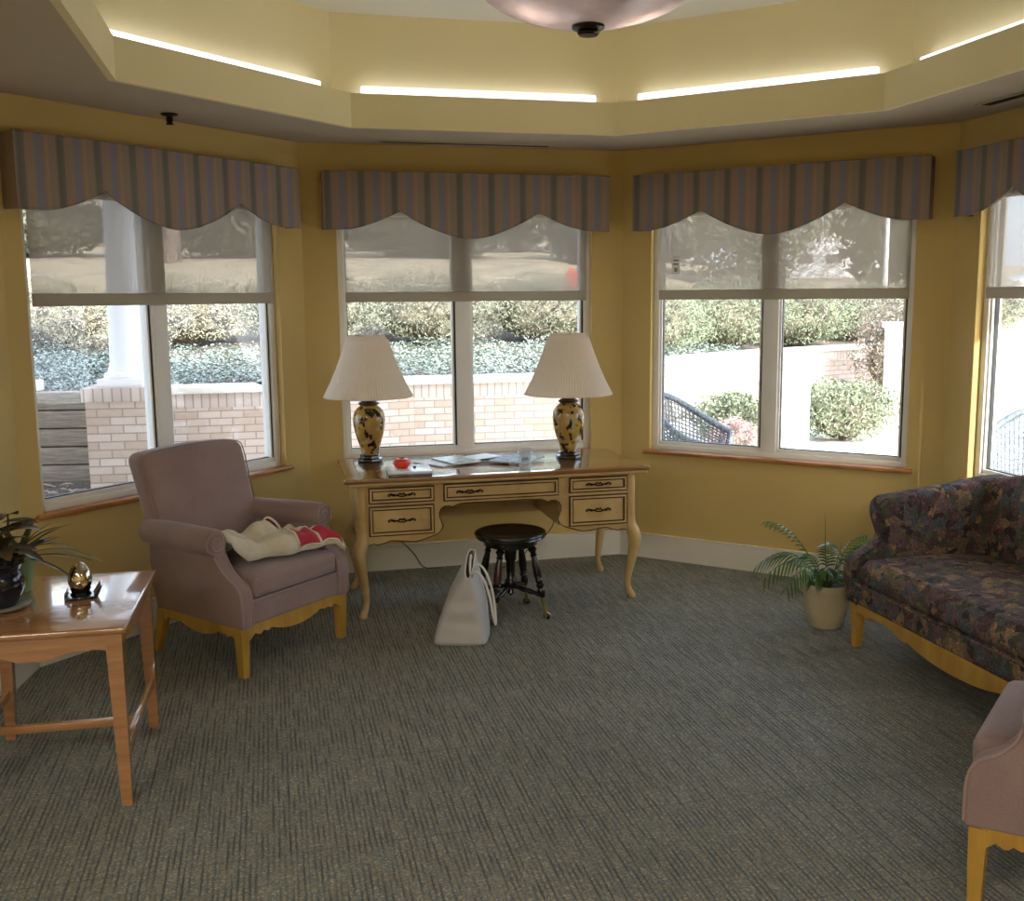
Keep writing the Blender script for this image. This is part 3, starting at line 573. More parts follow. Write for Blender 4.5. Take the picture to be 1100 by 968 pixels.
# carcass: sides, back, drawer box walls
mb = MB()
for sx in (-1, 1):
    x0, x1 = sorted((sx*.74, sx*.722)); mb.box(x0, x1, .03, .575, .40, .706)
    x0, x1 = sorted((sx*.325, sx*.343)); mb.box(x0, x1, .022, .575, .43, .706)
    x0, x1 = sorted((sx*.343, sx*.722)); mb.box(x0, x1, .022, .575, .425, .437)
mb.box(-.72, .72, .577, .595, .40, .706); mb.box(-.325, .325, .022, .575, .590, .60)
mb.build('carcass', 'cream', desk, smooth=0)
def handle(mb, cx, cz, y):
    mb.tube(smooth_path([(cx-.055, y-.003, cz), (cx-.035, y-.014, cz+.003), (cx, y-.018, cz-.006), (cx+.035, y-.014, cz+.003), (cx+.055, y-.003, cz)], 4), .0036, 8)
    for sx in (-1, 1):
        mb.lathe([(.002, -.007), (.009, -.003), (.009, .003), (.002, .007)], (cx+sx*.040, y-.006, cz), 10)
        mb.tube(smooth_path([(cx+sx*.04, y-.004, cz), (cx+sx*.055, y-.005, cz+.008), (cx+sx*.07, y-.004, cz), (cx+sx*.062, y-.004, cz-.006)], 4), .0034, 6)
    mb.tube(smooth_path([(cx-.02, y-.003, cz), (cx-.01, y-.006, cz+.009), (cx, y-.006, cz+.004), (cx+.01, y-.006, cz+.009), (cx+.02, y-.003, cz)], 3), .004, 6)
def drawer(x0, x1, z0, z1, out=0., hx=None):
    y = -.012-out; mb = MB().mat('cream'); mb.box(x0, x1, y+.006, .0+.02, z0, z1, .003)
    # raised moulding frame: light lip, dark groove
    g = .010
    def frame(a, b, yy0, yy1, mat):
        mb.mat(mat); mb.box(x0+a, x1-a, yy0, yy1, z0+a, z0+b, .0015); mb.box(x0+a, x1-a, yy0, yy1, z1-b, z1-a, .0015); mb.box(x0+a, x0+b, yy0, yy1, z0+b, z1-b, .0015); mb.box(x1-b, x1-a, yy0, yy1, z0+b, z1-b, .0015)
    frame(-.004, .003, y+.002, y+.012, 'glaze'); frame(.003, .012, y-.006, y+.008, 'cream'); frame(.012, .019, y+.001, y+.008, 'glaze')
    if out: mb.mat('drawin'); mb.box(x0+.01, x1-.01, 0, .1, z0+.01, z1-.015)
    d = mb.build('drawer', None, desk, smooth=30)
    h = MB(); handle(h, (x0+x1)/2 if hx is None else hx, (z0+z1)/2, y+.004); h.build('handle', 'bronze', d)
drawer(-.695, -.362, .614, .690, .012); drawer(-.695, -.362, .440, .590); drawer(-.305, .312, .606, .692, 0, -.17); drawer(.378, .700, .614, .690); drawer(.378, .700, .430, .590)
lp = smooth_path([(0, .70), (0, .50), (.004, .42), (.022, .37), (.027, .33), (.020, .27), (.006, .19), (-.006, .11), (-.006, .07), (.004, .035), (.016, .018), (.024, .008)], 4)
lr = smooth_path([(.030,), (.030,), (.033,), (.036,), (.034,), (.029,), (.0235,), (.018,), (.0165,), (.018,), (.019,), (.008,)], 4)
for sx in (-1, 1):
    for by, sy in ((.02, -1), (.575, 1)):
        mb = MB(); mb.tube([(sx*(.727+o*.9), by+sy*o*.8, z) for o, z in lp], [a[0] for a in lr], 12); mb.lathe([(.01, 0), (.02, .002), (.022, .012), (.016, .024), (.004, .03)], (sx*.742, by+sy*.016, 0), 14)
        mb.build('leg', 'cream', desk)

# ------------------------------------------------------------------ table lamps
def make_lamp(label, loc):
    t = thing('table_lamp', label, 'lamp', loc, .3, 'pair of yellow vase lamps on the desk')
    mb = MB(); mb.lathe([(.068, 0), (.072, .004), (.07, .014), (.058, .02), (.056, .03), (.06, .034), (.055, .038)], n=8); mb.build('base', 'ebony', t, smooth=20)
    mb = MB(); mb.lathe(smooth_path([(.046, .038), (.05, .06), (.062, .1), (.078, .15), (.088, .2), (.09, .24), (.083, .275), (.066, .3), (.05, .312), (.046, .318)], 4), n=40); mb.build('vase', 'vase', t)
    mb = MB(); mb.lathe([(.048, .316), (.058, .322), (.058, .328), (.03, .345), (.014, .355), (.012, .38), (.018, .39), (.018, .42), (.006, .43), (.006, .698), (.002, .70)], n=24)
    for k in range(3):
        a = 2*pi*k/3; mb.tube([(0, 0, .70), (.096*cos(a), .096*sin(a), .703)], .0025, 6)
    mb.build('neck_cap', 'bronze', t)
    mb = MB(); N = 180
    prof = [(.246, .365), (.2445, .372), (.21, .44), (.175, .52), (.145, .6), (.118, .68), (.1, .7), (.1, .704)]
    vs = []; fs = []
    for r, z in prof:
        for k in range(N):
            a = 2*pi*k/N; rr = r*(1+(.013 if k % 2 else 0)*(0 if z < .37 or z > .702 else 1)); vs.append((rr*cos(a), rr*sin(a), z))
    for i in range(len(prof)-1):
        for k in range(N): fs.append((i*N+k, i*N+(k+1) % N, (i+1)*N+(k+1) % N, (i+1)*N+k))
    mb.add(vs, fs)
    s = mb.build('lamp_shade', 'shade', t, smooth=0)
    mb = MB(); mb.tube([(.247*cos(2*pi*k/48), .247*sin(2*pi*k/48), .367) for k in range(48)], .004, 6, closed=True); mb.build('shade_trim', 'shade', s)
    mb = MB(); mb.tube([(.1*cos(2*pi*k/48), .1*sin(2*pi*k/48), .704) for k in range(48)], .003, 6, closed=True); mb.build('shade_trim', 'shade', s)
    return t
make_lamp('yellow vase lamp with white pleated shade on the left end of the desk', dw(-.63, .575, .745))
l2 = make_lamp('yellow floral vase lamp with white pleated shade nearest the drinking cup on the desk', dw(.479, .37, .745)); l2.rotation_euler = (0, 0, 1.4)

# ------------------------------------------------------------------ things on the desk
TZ = .7455
def sheetbook(name, label, cat, pts_px, th, m1, z, rz, group=None, pages='paper'):
    (x, y, w, d) = pts_px; mb = MB().mat(pages); mb.box(-w/2+.002, w/2-.002, -d/2+.002, d/2-.002, .0005, th-.0005); mb.mat(m1); mb.box(-w/2, w/2, -d/2, d/2, 0, .0006); mb.box(-w/2, w/2, -d/2, d/2, th-.0006, th); mb.box(-w/2, -w/2+.001, -d/2, d/2, 0, th)
    p = dw(x, y, z); o = mb.build(name, None, smooth=0, loc=p, rz=DA+rz); return tag(o, label, cat, group)
sheetbook('magazine', 'white and tan folded leaflet lying leftmost among the desk papers', 'magazine', (-.27, .36, .17, .23), .006, 'covertan', TZ, .6, 'papers on the desk')
sheetbook('magazine', 'pale green and white booklet lying partly under the blue magazine', 'magazine', (-.17, .39, .18, .25), .008, 'covergreen', TZ+.0065, .35, 'papers on the desk')
sheetbook('magazine', 'blue covered magazine lying behind the loose white sheet', 'magazine', (.02, .47, .24, .26), .006, 'coverblue', TZ, -.15, 'papers on the desk')
sheetbook('magazine', 'dark grey and white magazine lying rightmost, behind the drinking cup', 'magazine', (.165, .33, .22, .27), .009, 'covergrey', TZ+.0065, -.7, 'papers on the desk')
sheetbook('paper_sheet', 'loose white sheet lying on top of the blue magazine', 'paper', (-.02, .44, .2, .15), .0015, 'paper', TZ+.015, .5)
t = thing('gift_box', 'flat white box lying near the front left edge of the desk under a red object', 'box', dw(-.475, .085, TZ), DA-.05)
mb = MB(); mb.box(-.112, .112, -.115, .125, .0, .014, .002); mb.build('tray', 'covergrey', t); mb = MB(); mb.box(-.115, .115, -.118, .128, .014, .027, .003); mb.build('lid', 'paper', t)
mb = MB(); mb.lathe([(.002, 0), (.008, .003), (.007, .01), (.002, .012)], (.03, -.01, .027), 12); mb.build('button', 'black', t)
tc_ = dw(-.51, .10, TZ+.0275); t = thing('red_pot', 'red orange rounded tomato shaped object with dark stem on the white box', 'ornament', tc_, .3)
mb = MB(); N = 40; vs = []; fs = []
prof = smooth_path([(.002, .001), (.022, .0), (.038, .008), (.045, .024), (.040, .042), (.025, .050), (.010, .046), (.002, .042)], 3)
for r, z in prof:
    for k in range(N): a = 2*pi*k/N; rr = r*(1+.05*cos(5*a)); vs.append((rr*cos(a), rr*sin(a), z))
for i in range(len(prof)-1):
    for k in range(N): fs.append((i*N+k, i*N+(k+1) % N, (i+1)*N+(k+1) % N, (i+1)*N+k))
mb.add(vs, fs); mb.build('body', 'red', t, smooth=60)
mb = MB(); mb.tube([(0, 0, .042), (.002, 0, .052), (.008, 0, .058)], .003, 6)
for k in range(5): a = 2*pi*k/5; mb.tube([(0, 0, .048), (.014*cos(a), .014*sin(a), .051)], [.003, .001], 5)
mb.build('stem', 'black', t)
cp = dw(.145, .045, TZ); t = thing('drinking_cup', 'clear empty drinking cup standing near the front edge of the desk', 'cup', cp, 0)
mb = MB(); mb.lathe([(.001, .004), (.026, .004), (.027, .0), (.029, .0), (.041, .105), (.0425, .106), (.0425, .108), (.0395, .107), (.027, .008), (.001, .008)], n=32, closed=True); mb.build('cup_body', 'cup', t)
mb = MB()
for k in range(5):
    a0 = -pi/2-.5+k*.22; z0 = .05+.005*(k % 2); mb.grid(lambda u, v, a0=a0, z0=z0: ((.0358)*cos(a0+u*.15), (.0358)*sin(a0+u*.15), z0+v*.014), 2, 1)
mb.build('print', 'covergrey', t, smooth=0, solid=.0004)

# ------------------------------------------------------------------ stool
ST = (-.10, 5.35); t = thing('piano_stool', 'round black turned wood stool with brass claw feet under the desk', 'stool', (ST[0], ST[1], 0), atan2(.102, .268))
mb = MB(); mb.lathe(smooth_path([(.001, .452), (.12, .452), (.165, .455), (.184, .45), (.188, .44), (.18, .433), (.183, .426), (.175, .418), (.15, .414), (.14, .41)], 2)+[(.14, .385), (.128, .378), (.001, .378)], n=48, closed=True); mb.build('seat', 'ebony', t)
mb = MB(); mb.lathe([(.03, .378), (.034, .35), (.03, .3), (.024, .29), (.022, .2), (.03, .19), (.034, .17), (.026, .15), (.012, .14), (.018, .12), (.004, .105)], n=20); mb.build('center_post', 'ebony', t)
legdir = [(-1, -1), (1, -1), (1, 1), (-1, 1)]
for k, (sx, sy) in enumerate(legdir):
    top = Vector((sx*.085, sy*.085, .385)); bot = Vector((sx*.1425, sy*.1425, .03))
    n = 40; pr = [(.0, .012), (.03, .018), (.06, .024), (.09, .016), (.12, .013), (.14, .019), (.16, .014), (.28, .019), (.42, .022), (.5, .018), (.52, .022), (.55, .015), (.58, .022), (.62, .015), (.66, .021), (.72, .017), (.76, .012)]
    pts = [tuple(top.lerp(bot, a)) for a, r in pr]; mb = MB(); mb.mat('ebony'); mb.tube(pts, [r for a, r in pr], 14)
    if k == 0: mb.mat('worn'); mb.tube([tuple(top.lerp(bot, a)+Vector((sx*.002, sy*.002, 0))) for a in (.22, .3, .42, .5)], [.0175, .0205, .023, .019], 14)
    l = mb.build('leg', None, t)
    mb = MB(); mb.tube([tuple(top.lerp(bot, .76)), tuple(top.lerp(bot, .9)), tuple(top.lerp(bot, .97))], [.012, .009, .010], 10)
    c = bot+Vector((sx*.004, sy*.004, -.01))
    for q in range(4):
        a = pi/2*q+pi/4; mb.tube([tuple(bot+Vector((0, 0, .012))), (c.x+.021*cos(a), c.y+.021*sin(a), .026), (c.x+.018*cos(a), c.y+.018*sin(a), .008)], [.005, .005, .003], 6)
    mb.build('claw_foot', 'brass', l)
    mb = MB(); mb.lathe([(.001, 0), (.01, .002), (.017, .009), (.019, .018), (.016, .027), (.008, .033), (.001, .035)], (c.x, c.y, .0), 16, closed=True); mb.build('glass_ball', 'darkglaze', l)
for k in range(4):
    sx, sy = legdir[k]; a = Vector((sx*.128, sy*.128, .125)); b = Vector((0, 0, .16)); mb = MB(); mb.tube([tuple(a.lerp(b, q/8)) for q in range(9)], [.008, .013, .010, .014, .011, .015, .010, .012, .008], 10); mb.build('stretcher', 'ebony', t)

# ------------------------------------------------------------------ tote bag
t = thing('tote_bag', 'pale grey tote bag with white handles standing on the carpet before the desk', 'bag', (-.335, 4.975, 0), R(-3))
def bagpt(u, v):   # u around 0..1, v up
    a = 2*pi*u; ca, sa = cos(a), sin(a); e = .35
    bx = .13*math.copysign(abs(ca)**e, ca); by = .125*math.copysign(abs(sa)**e, sa)
    tx = .019*math.copysign(abs(ca)**.8, ca); ty = .115*math.copysign(abs(sa)**.6, sa)
    w = v**1.15; bul = sin(pi*v)*.012
    x = bx*(1-w)+(tx+.045)*w+bul*ca; y = by*(1-w)+(ty+.005)*w; zt = .325+.085*(ty+.115)/.23+.012*abs(ca)
    x += .006*noise.noise(Vector((x*14, y*14, v*6)))*sin(pi*v); y += .01*noise.noise(Vector((x*9+5, y*9, v*7)))*sin(pi*v)
    return (x, y, .004+zt*v)
mb = MB(); NU = 64; mb.grid(lambda u, v: bagpt(u, v), NU, 20); mb.add([bagpt(i/NU, 0) for i in range(NU)], [tuple(range(NU))])
mb.build('bag_body', 'canvas', t, smooth=60, solid=.004)
mb = MB(); mb.grid(lambda u, v: tuple(Vector(bagpt(u, .25+.745*v))*1.0+Vector((-.004*cos(2*pi*u), -.006*sin(2*pi*u), 0))), NU, 8); mb.build('lining', 'bagin', t, smooth=60)
mb = MB(); mb.tube([bagpt(i/NU, 1) for i in range(NU)], .0035, 6, closed=True); mb.build('top_binding', 'handle', t)
for dy, in_ in ((-.085, 0), (.0, 1)):
    pts = smooth_path([(.06, dy-.02, .345), (.085, dy-.028, .365), (.12, dy-.03, .33), (.15, dy-.03, .24), (.165, dy-.02, .14), (.172, dy+.005, .095), (.17, dy+.035, .14), (.155, dy+.05, .25), (.125, dy+.055, .34), (.09, dy+.055, .38), (.066, dy+.045, .365)], 5)
    if in_: pts = smooth_path([(.052, -.06, .335), (.05, -.05, .375), (.046, .0, .392), (.044, .05, .405), (.046, .075, .385)], 5); dy = 0
    mb = MB(); mb.tube(pts, .006, 8); h = mb.build('handle', 'handle', t)
    for e, y in (((0, -.02), (1, .045)) if not in_ else ((0, -.06), (1, .075))):
        mb = MB(); mb.tube([(.066, dy+y+.008*cos(2*pi*k/12), .345+.012*sin(2*pi*k/12)) for k in range(12)], .002, 6, closed=True); mb.build('ring', 'brass', h)

# ------------------------------------------------------------------ power cords under the desk
def cord(label, pts):
    mb = MB(); mb.tube(smooth_path(pts, 8), .0032, 6); o = mb.build('power_cord', 'black'); tag(o, label, 'cord', 'lamp cords under the desk')
cord('thin black cord hanging behind the desk near its left drawers', [dw(-.52, .66, .66), dw(-.52, .70, .5), dw(-.50, .74, .34), dw(-.44, .80, .22), dw(-.36, .84, .12), dw(-.30, .86, .03), dw(-.2, .9, .006)])
cord('thin black cord looping down behind the desk near its right drawers', [dw(.46, .66, .66), dw(.50, .72, .5), dw(.50, .76, .3), dw(.46, .8, .2), dw(.36, .82, .12), dw(.26, .8, .03), dw(.12, .78, .006)])

# ------------------------------------------------------------------ armchairs (local: x width, y back, origin centre of the front at floor)
def make_armchair(label):
    t = thing('upholstered_armchair', label, 'armchair', group='matching mauve armchairs')
    tp = lambda y: 1-.17*max(0, y)/.6
    def wp(x, y, z): return (x*tp(y), y, z)
    # legs
    for sx in (-1, 1):
        mb = MB(); vs = []
        for z, w, yy in ((0, .017, .022), (.11, .021, .022), (.225, .024, .024)): vs += [(sx*.322-w, yy-w, z), (sx*.322+w, yy-w, z), (sx*.322+w, yy+w, z), (sx*.322-w, yy+w, z)]
        fs = [(0, 3, 2, 1), (8, 9, 10, 11)]+[(a+i, a+(i+1) % 4, a+4+(i+1) % 4, a+4+i) for a in (0, 4) for i in range(4)]; mb.add(vs, fs); mb.build('leg', 'chairwood', t, smooth=0)
        mb = MB(); vs = []
        for z, w, yy in ((0, .016, .655), (.11, .020, .615), (.225, .023, .59)): x = sx*.322*.82; vs += [(x-w, yy-w, z), (x+w, yy-w, z), (x+w, yy+w, z), (x-w, yy+w, z)]
        mb.add(vs, fs); mb.build('leg', 'chairwood', t, smooth=0)
    # scalloped rails
    def scal(L, n=48):
        p = []
        for i in range(n+1):
            s = -1+2*i/n; a = abs(s)
            d = .195-.035*max(0, cos(a*pi/1.1))**.8 if a < .55 else .195-.0*(a)
            if .55 <= a < .7: d = .195-.012*sin((a-.55)/.15*pi)
            if .7 <= a < .86: d = .195-.016*sin((a-.7)/.16*pi)
            if a >= .86: d = .195-.03*(a-.86)/.14
            p.append((s*L, d))
        return p
    mb = MB(); mb.prism(scal(.30)+[(.30, .232), (-.30, .232)], .0, .022, 'y'); mb.build('front_rail', 'chairwood', t, smooth=30)
    for sx in (-1, 1):
        mb = MB(); poly = [(s+.30, z) for s, z in scal(.265)]+[(.565, .232), (.035, .232)]
        mb.prism(poly, sx*.335-.011, sx*.335+.011, 'x')
        mb.v = [wp(*q) for q in mb.v]; mb.build('side_rail', 'chairwood', t, smooth=30)
    # body: deck and outer back
    mb = MB(); mb.rbox(-.345, .345, -.005, .60, .225, .345, .02, wp); mb.build('seat_base', 'mauve', t)
    mb = MB(); mb.tube([wp(x, -.006, .342) for x in (-.29, -.1, .1, .29)], .004, 6); mb.build('piping', 'mauvepipe', t)
    # seat cushion
    def cw(x, y, z):
        c = (1-(x/.29)**2)*(1-((y-.25)/.28)**2); return (x*tp(y), y, z+(.022*max(0, c) if z > .4 else 0))
    mb = MB(); mb.rbox(-.272, .272, -.02, .50, .347, .455, .035, cw, n=10); c = mb.build('seat_cushion', 'mauve', t)
    mb = MB(); mb.tube([(x*tp(y), y, z) for x, y, z in [(-.262, -.01, .437), (0, -.012, .437), (.262, -.01, .437)]], .004, 6); mb.tube([(-.262, -.01, .362), (0, -.012, .362), (.262, -.01, .362)], .004, 6); mb.build('cushion_piping', 'mauvepipe', c)
    # backrest: leans back, crowned top, tapers to arms
    def bw(x, y, z):
        k = (z-.33)/.62; lean = .155*k+.02*k*k; wid = 1+.12*k; cr = .022*(1-(x/.30)**2)*max(0, k)**3
        bul = -.035*(1-(x/.3)**2)*sin(pi*min(1, max(0, k)))*(1 if y < .5 else 0)
        return (x*wid, y+lean+bul, z+cr)
    mb = MB(); mb.rbox(-.285, .285, .455, .585, .30, .945, .045, bw, n=10); b = mb.build('backrest', 'mauve', t)
    for yy, nm in ((.462, 0), (.578, 1)):
        pass
    mb = MB(); zz = [.36, .5, .65, .8, .9]
    pts = [bw(-.283, .47, z) for z in zz]+[bw(-.26, .47, .938)]+[bw(x, .47, .944) for x in (-.15, 0, .15)]+[bw(.26, .47, .938)]+[bw(.283, .47, z) for z in reversed(zz)]
    mb.tube(smooth_path(pts, 4), .003, 6); mb.build('back_piping', 'mauve', b)
    # arms: panel with swooping front facing, outward roll along the top
    for sx in (-1, 1):
        prof = smooth_path([(-.012, .226), (-.014, .32), (-.009, .385), (.016, .420), (.062, .450), (.102, .49), (.128, .55), (.145, .60), (.17, .615)], 5)+[(.60, .60), (.64, .45), (.61, .226)]
        def aw(x, y, z):
            k = max(0, (z-.36)/.25); return ((x+sx*.035*k**1.3)*tp(y), y, z)
        mb = MB(); x0, x1 = sorted((sx*.275, sx*.352)); mb.prism(prof, x0, x1, 'x', .012); mb.v = [aw(*q) for q in mb.v]
        # roll
        n = 14; path = [(0.13, .60), (.145, .60), (.3, .60), (.5, .597), (.62, .595)]
        for i in range(len(path)-1):
            pass
        pts = [((sx*.345)*tp(y)+sx*.012, y, z) for y, z in path]
        mb.tube(pts, [.054, .062, .062, .061, .058], 20, sx=1.)
        a = mb.build('arm', 'mauve', t, smooth=50)
        mb = MB(); cx = (sx*.345)*tp(.11)+sx*.012
        sp = [(cx+sx*0.057*(1-k/40)*cos(k*.33-.6), .127, .60+.057*(1-k/40)*sin(k*.33-.6)) for k in range(30)]
        mb.tube(sp, .0035, 6); fc = smooth_path([(sx*.285, -.014, .24), (sx*.285, -.013, .35), (sx*.286, .008, .412), (sx*.290, .060, .448), (sx*.294, .100, .49), (sx*.302, .126, .55)], 5); mb.tube(fc, .0045, 6)
        fc = smooth_path([(sx*.347, -.014, .24), (sx*.348, -.013, .35), (sx*.349, .008, .412), (sx*.352, .060, .448), (sx*.358, .100, .49), (sx*.368, .122, .54)], 5); mb.tube(fc, .0045, 6)
        mb.build('arm_piping', 'mauvepipe', a)
    return t
CA = R(59); ach = make_armchair('mauve armchair with a cream garment on its seat, beside the left window'); ach.location = (-1.084, 4.717, 0); ach.rotation_euler = (0, 0, CA)
ch2 = copy_tree(ach); ch2['label'] = 'mauve armchair cut off by the right edge of the photo, in front of the sofa'; ch2.location = (1.385, 2.965, 0); ch2.rotation_euler = (0, 0, R(-124))
def cw_(x, y, z=0): return (-1.084+x*cos(CA)-y*sin(CA), 4.717+x*sin(CA)+y*cos(CA), z)
# garment on the seat
t = thing('folded_garment', 'crumpled cream garment with red lining lying on the armchair seat by the window', 'garment', (-1.084, 4.717, 0), CA)
def gz(x, y):
    base = .482
    h = .045+.045*noise.noise(Vector((x*7, y*7, 3)))+.03*noise.noise(Vector((x*16, y*13, 8)))+.03*math.exp(-((x-.02)**2*20+(y-.22)**2*30))
    h += .055*abs(noise.noise(Vector((x*4+y*9, y*3, 1))))
    r = base+max(.006, h)
    if x < -.19: r += min(.12, (-.19-x)*1.1)      # climbs the near arm
    if y < -.02: r -= min(.12, (-.02-y)*1.6)
    return r
def gp(u, v):
    x = -.285+.585*u; wob = .03*sin(u*9)+.02*sin(u*23)
    y0 = .10-.145*u**1.5+wob*.6; y1 = .34+.06*sin(u*5)+wob*.4
    y = y0+(y1-y0)*v; edge = min(v, 1-v, u, 1-u)*10
    z = gz(x, y); zb = .484+(min(.12, (-.19-x)*1.1) if x < -.19 else 0)-(min(.12, (-.02-y)*1.6) if y < -.02 else 0)
    k = min(1, edge)**.5; return (x, y, zb+.004+(z-zb)*k)
mb = MB(); mb.grid(gp, 60, 36); mb.build('cloth', 'garment', t, smooth=60, solid=.006)
def rp(u0, u1, v0, v1, lift):
    def f(u, v):
        uu = u0+(u1-u0)*u; vv = v0+(v1-v0)*v; p = gp(uu, vv); e = sin(pi*min(1, max(0, u)))*sin(pi*min(1, max(0, v*.5+.5)))
        return (p[0], p[1]-.004, p[2]+.008+lift*max(0, e)**.6)
    return f
mb = MB(); mb.grid(rp(.60, .80, .0, .30, .018), 16, 10); mb.grid(rp(.82, .99, .0, .26, .02), 14, 10); mb.grid(rp(.63, .75, .78, .97, .018), 12, 8); mb.build('lining', 'redfab', t, smooth=60, solid=.004)
mb = MB()
for (u0, u1, v0, v1, l) in ((.60, .80, 0, .30, .018), (.82, .99, 0, .26, .02), (.63, .75, .78, .97, .018)):
    f = rp(u0, u1, v0, v1, l); N = 20
    loop = [f(k/N, 0) for k in range(N)]+[f(1, k/N) for k in range(N)]+[f(1-k/N, 1) for k in range(N)]+[f(0, 1-k/N) for k in range(N)]
    mb.tube(loop, .006, 6, closed=True)
mb.build('hem', 'garment', t)

# ------------------------------------------------------------------ loveseat (local: x along the front towards camera, y back)
SA = WANG[4]; t = thing('floral_loveseat', 'dark floral tapestry loveseat with golden scalloped wooden rail, against the right windows', 'sofa', (1.555, 4.812, 0), SA)
SLN = 1.47
for x, y in ((.0, .0), (SLN, .0), (.02, .72), (SLN-.02, .72)):
    mb = MB(); vs = []; dy = .0 if y < .1 else .04
    for z, w, o in ((0, .017, dy), (.12, .022, dy*.4), (.215, .026, 0)): vs += [(x-w, y-w+o, z), (x+w, y-w+o, z), (x+w, y+w+o, z), (x-w, y+w+o, z)]
    fs = [(0, 3, 2, 1), (8, 9, 10, 11)]+[(a+i, a+(i+1) % 4, a+4+(i+1) % 4, a+4+i) for a in (0, 4) for i in range(4)]; mb.add(vs, fs); mb.build('leg', 'chairwood', t, smooth=0)
pts = smooth_path([(.0, .165), (.06, .178), (.10, .166), (.13, .178), (.20, .182), (.30, .178), (.36, .16), (.40, .150), (.43, .156), (.50, .142), (.60, .128), (.735, .122)], 4)
low = pts+[(SLN-x, z) for x, z in reversed(pts[:-1])]
mb = MB(); mb.prism(low+[(SLN, .222), (0, .222)], -.022, .0, 'y', .003); mb.build('front_rail', 'chairwood', t, smooth=30)
for x in (-.012, SLN-.01):
    mb = MB(); mb.prism([(.03, .19), (.2, .175), (.36, .165), (.52, .175), (.70, .19), (.70, .222), (.03, .222)], x, x+.022, 'x'); mb.build('side_rail', 'chairwood', t, smooth=0)
mb = MB(); mb.rbox(-.03, SLN+.03, -.035, .74, .215, .335, .025); mb.build('seat_base', 'floral', t)
def sw(x, y, z): c = (1-((x-SLN/2)/(SLN/2))**2)*(1-((y-.3)/.36)**2); return (x, y, z+(.03*max(0, c)**.5 if z > .4 else 0)-.012*(1 if z > .4 and y < -.02 else 0))
mb = MB(); mb.rbox(.055, SLN-.055, -.055, .62, .325, .435, .045, sw, n=14); mb.build('seat_cushion', 'floral', t)
mb = MB(); mb.tube([(x, -.058, .327) for x in (.06, .4, .8, 1.1, SLN-.06)], .006, 8); mb.build('cushion_piping', 'floral', t)
def top(x): return .775+.125*max(0, sin(pi*min(1, max(0, x/SLN))))**1.0
def bw2(x, y, z):
    k = (z-.32)/.45; zt = top(x); z2 = .32+(zt-.32)*k; return (x, y+.09*k-.03*sin(pi*min(1, max(0, k)))*(1 if y < .62 else 0), z2)
mb = MB(); mb.rbox(.0, SLN, .575, .72, .32, .77, .045, bw2, n=18); mb.build('backrest', 'floral', t)
prof = smooth_path([(-.035, .22), (-.058, .30), (-.064, .39), (-.050, .432), (.0, .462), (.055, .495), (.095, .535), (.085, .58), (.070, .635), (.078, .69), (.115, .718)], 4)+[(.3, .738), (.5, .758), (.68, .785), (.78, .785), (.77, .5), (.74, .22)]
for sx, x0, x1 in ((-1, -.05, .062), (1, SLN-.062, SLN+.05)):
    def aw2(x, y, z, sx=sx, x0=x0, x1=x1):
        k = max(0, (z-.5)/.25); o = x0 if sx < 0 else x1; return (x+sx*.022*k, y, z)
    mb = MB(); mb.prism(prof, x0, x1, 'x', .022); mb.v = [aw2(*q) for q in mb.v]; a = mb.build('arm', 'floral', t, smooth=50)
    xi = (x1 if sx < 0 else x0)
    mb = MB(); mb.tube([aw2(xi-(-sx)*.015, y-.003, z) for y, z in prof[:40]], .005, 6); mb.build('arm_piping', 'floral', a)

# ------------------------------------------------------------------ side table
ta = R(12); t = thing('side_table', 'honey coloured wooden side table with stretchers at the left edge', 'table', (-1.345, 3.29, 0), ta)
# local: x to the right, y away; near right leg at (0,0); length .645 along y, width .50 along -x
TW, TL, TH_ = .52, .655, .62
mb = MB(); mb.rbox(-TW-.04, .035, -.04, TL+.04, TH_-.022, TH_, .008, n=2); mb.build('top', 'tabletop', t)
for x in (-.0, -TW):
    for y in (0, TL):
        mb = MB(); vs = []; sx = 1 if x == 0 else -1; sy = -1 if y == 0 else 1; x_, y_ = x, y
        for z, w, in ((0, .017), (.4, .023), (TH_-.022, .026)): vs += [(x_-w-sx*(w-.017), y_-w-sy*(w-.017), z), (x_+w-sx*(w-.017), y_-w-sy*(w-.017), z), (x_+w-sx*(w-.017), y_+w-sy*(w-.017), z), (x_-w-sx*(w-.017), y_+w-sy*(w-.017), z)]
        fs = [(0, 3, 2, 1), (8, 9, 10, 11)]+[(a+i, a+(i+1) % 4, a+4+(i+1) % 4, a+4+i) for a in (0, 4) for i in range(4)]; mb.add(vs, fs); mb.build('leg', 'tabletop', t, smooth=0)
def apr(L): 
    q = smooth_path([(0.02, .53), (.05, .54), (.11, .541), (.17, .532), (L/2-.04, .516), (L/2+.01, .514)], 4); q = [p for p in q if p[0] <= L/2]+[(L/2, .518)]
    return q+[(L-x, z) for x, z in reversed(q[:-1])]
for y in (0, TL):
    mb = MB(); p = apr(TW); mb.prism([(-x, z) for x, z in p]+[(-TW+.02, TH_-.022), (-.02, TH_-.022)], y-.010, y+.010, 'y'); mb.build('apron', 'tabletop', t, smooth=20)
for x in (0, -TW):
    mb = MB(); p = apr(TL); mb.prism([(a, z) for a, z in p]+[(TL-.02, TH_-.022), (.02, TH_-.022)], x-.010, x+.010, 'x'); mb.build('apron', 'tabletop', t, smooth=20)
    mb = MB(); mb.box(x-.010, x+.010, .012, TL-.012, .165, .200, .003); mb.build('stretcher', 'tabletop', t)
mb = MB(); mb.box(-TW+.010, -.010, TL*.42-.012, TL*.42+.012, .168, .197, .003); mb.build('stretcher', 'tabletop', t)
def tw(x, y, z=TH_): return (-1.345+x*cos(ta)-y*sin(ta), 3.29+x*sin(ta)+y*cos(ta), z+.0005)
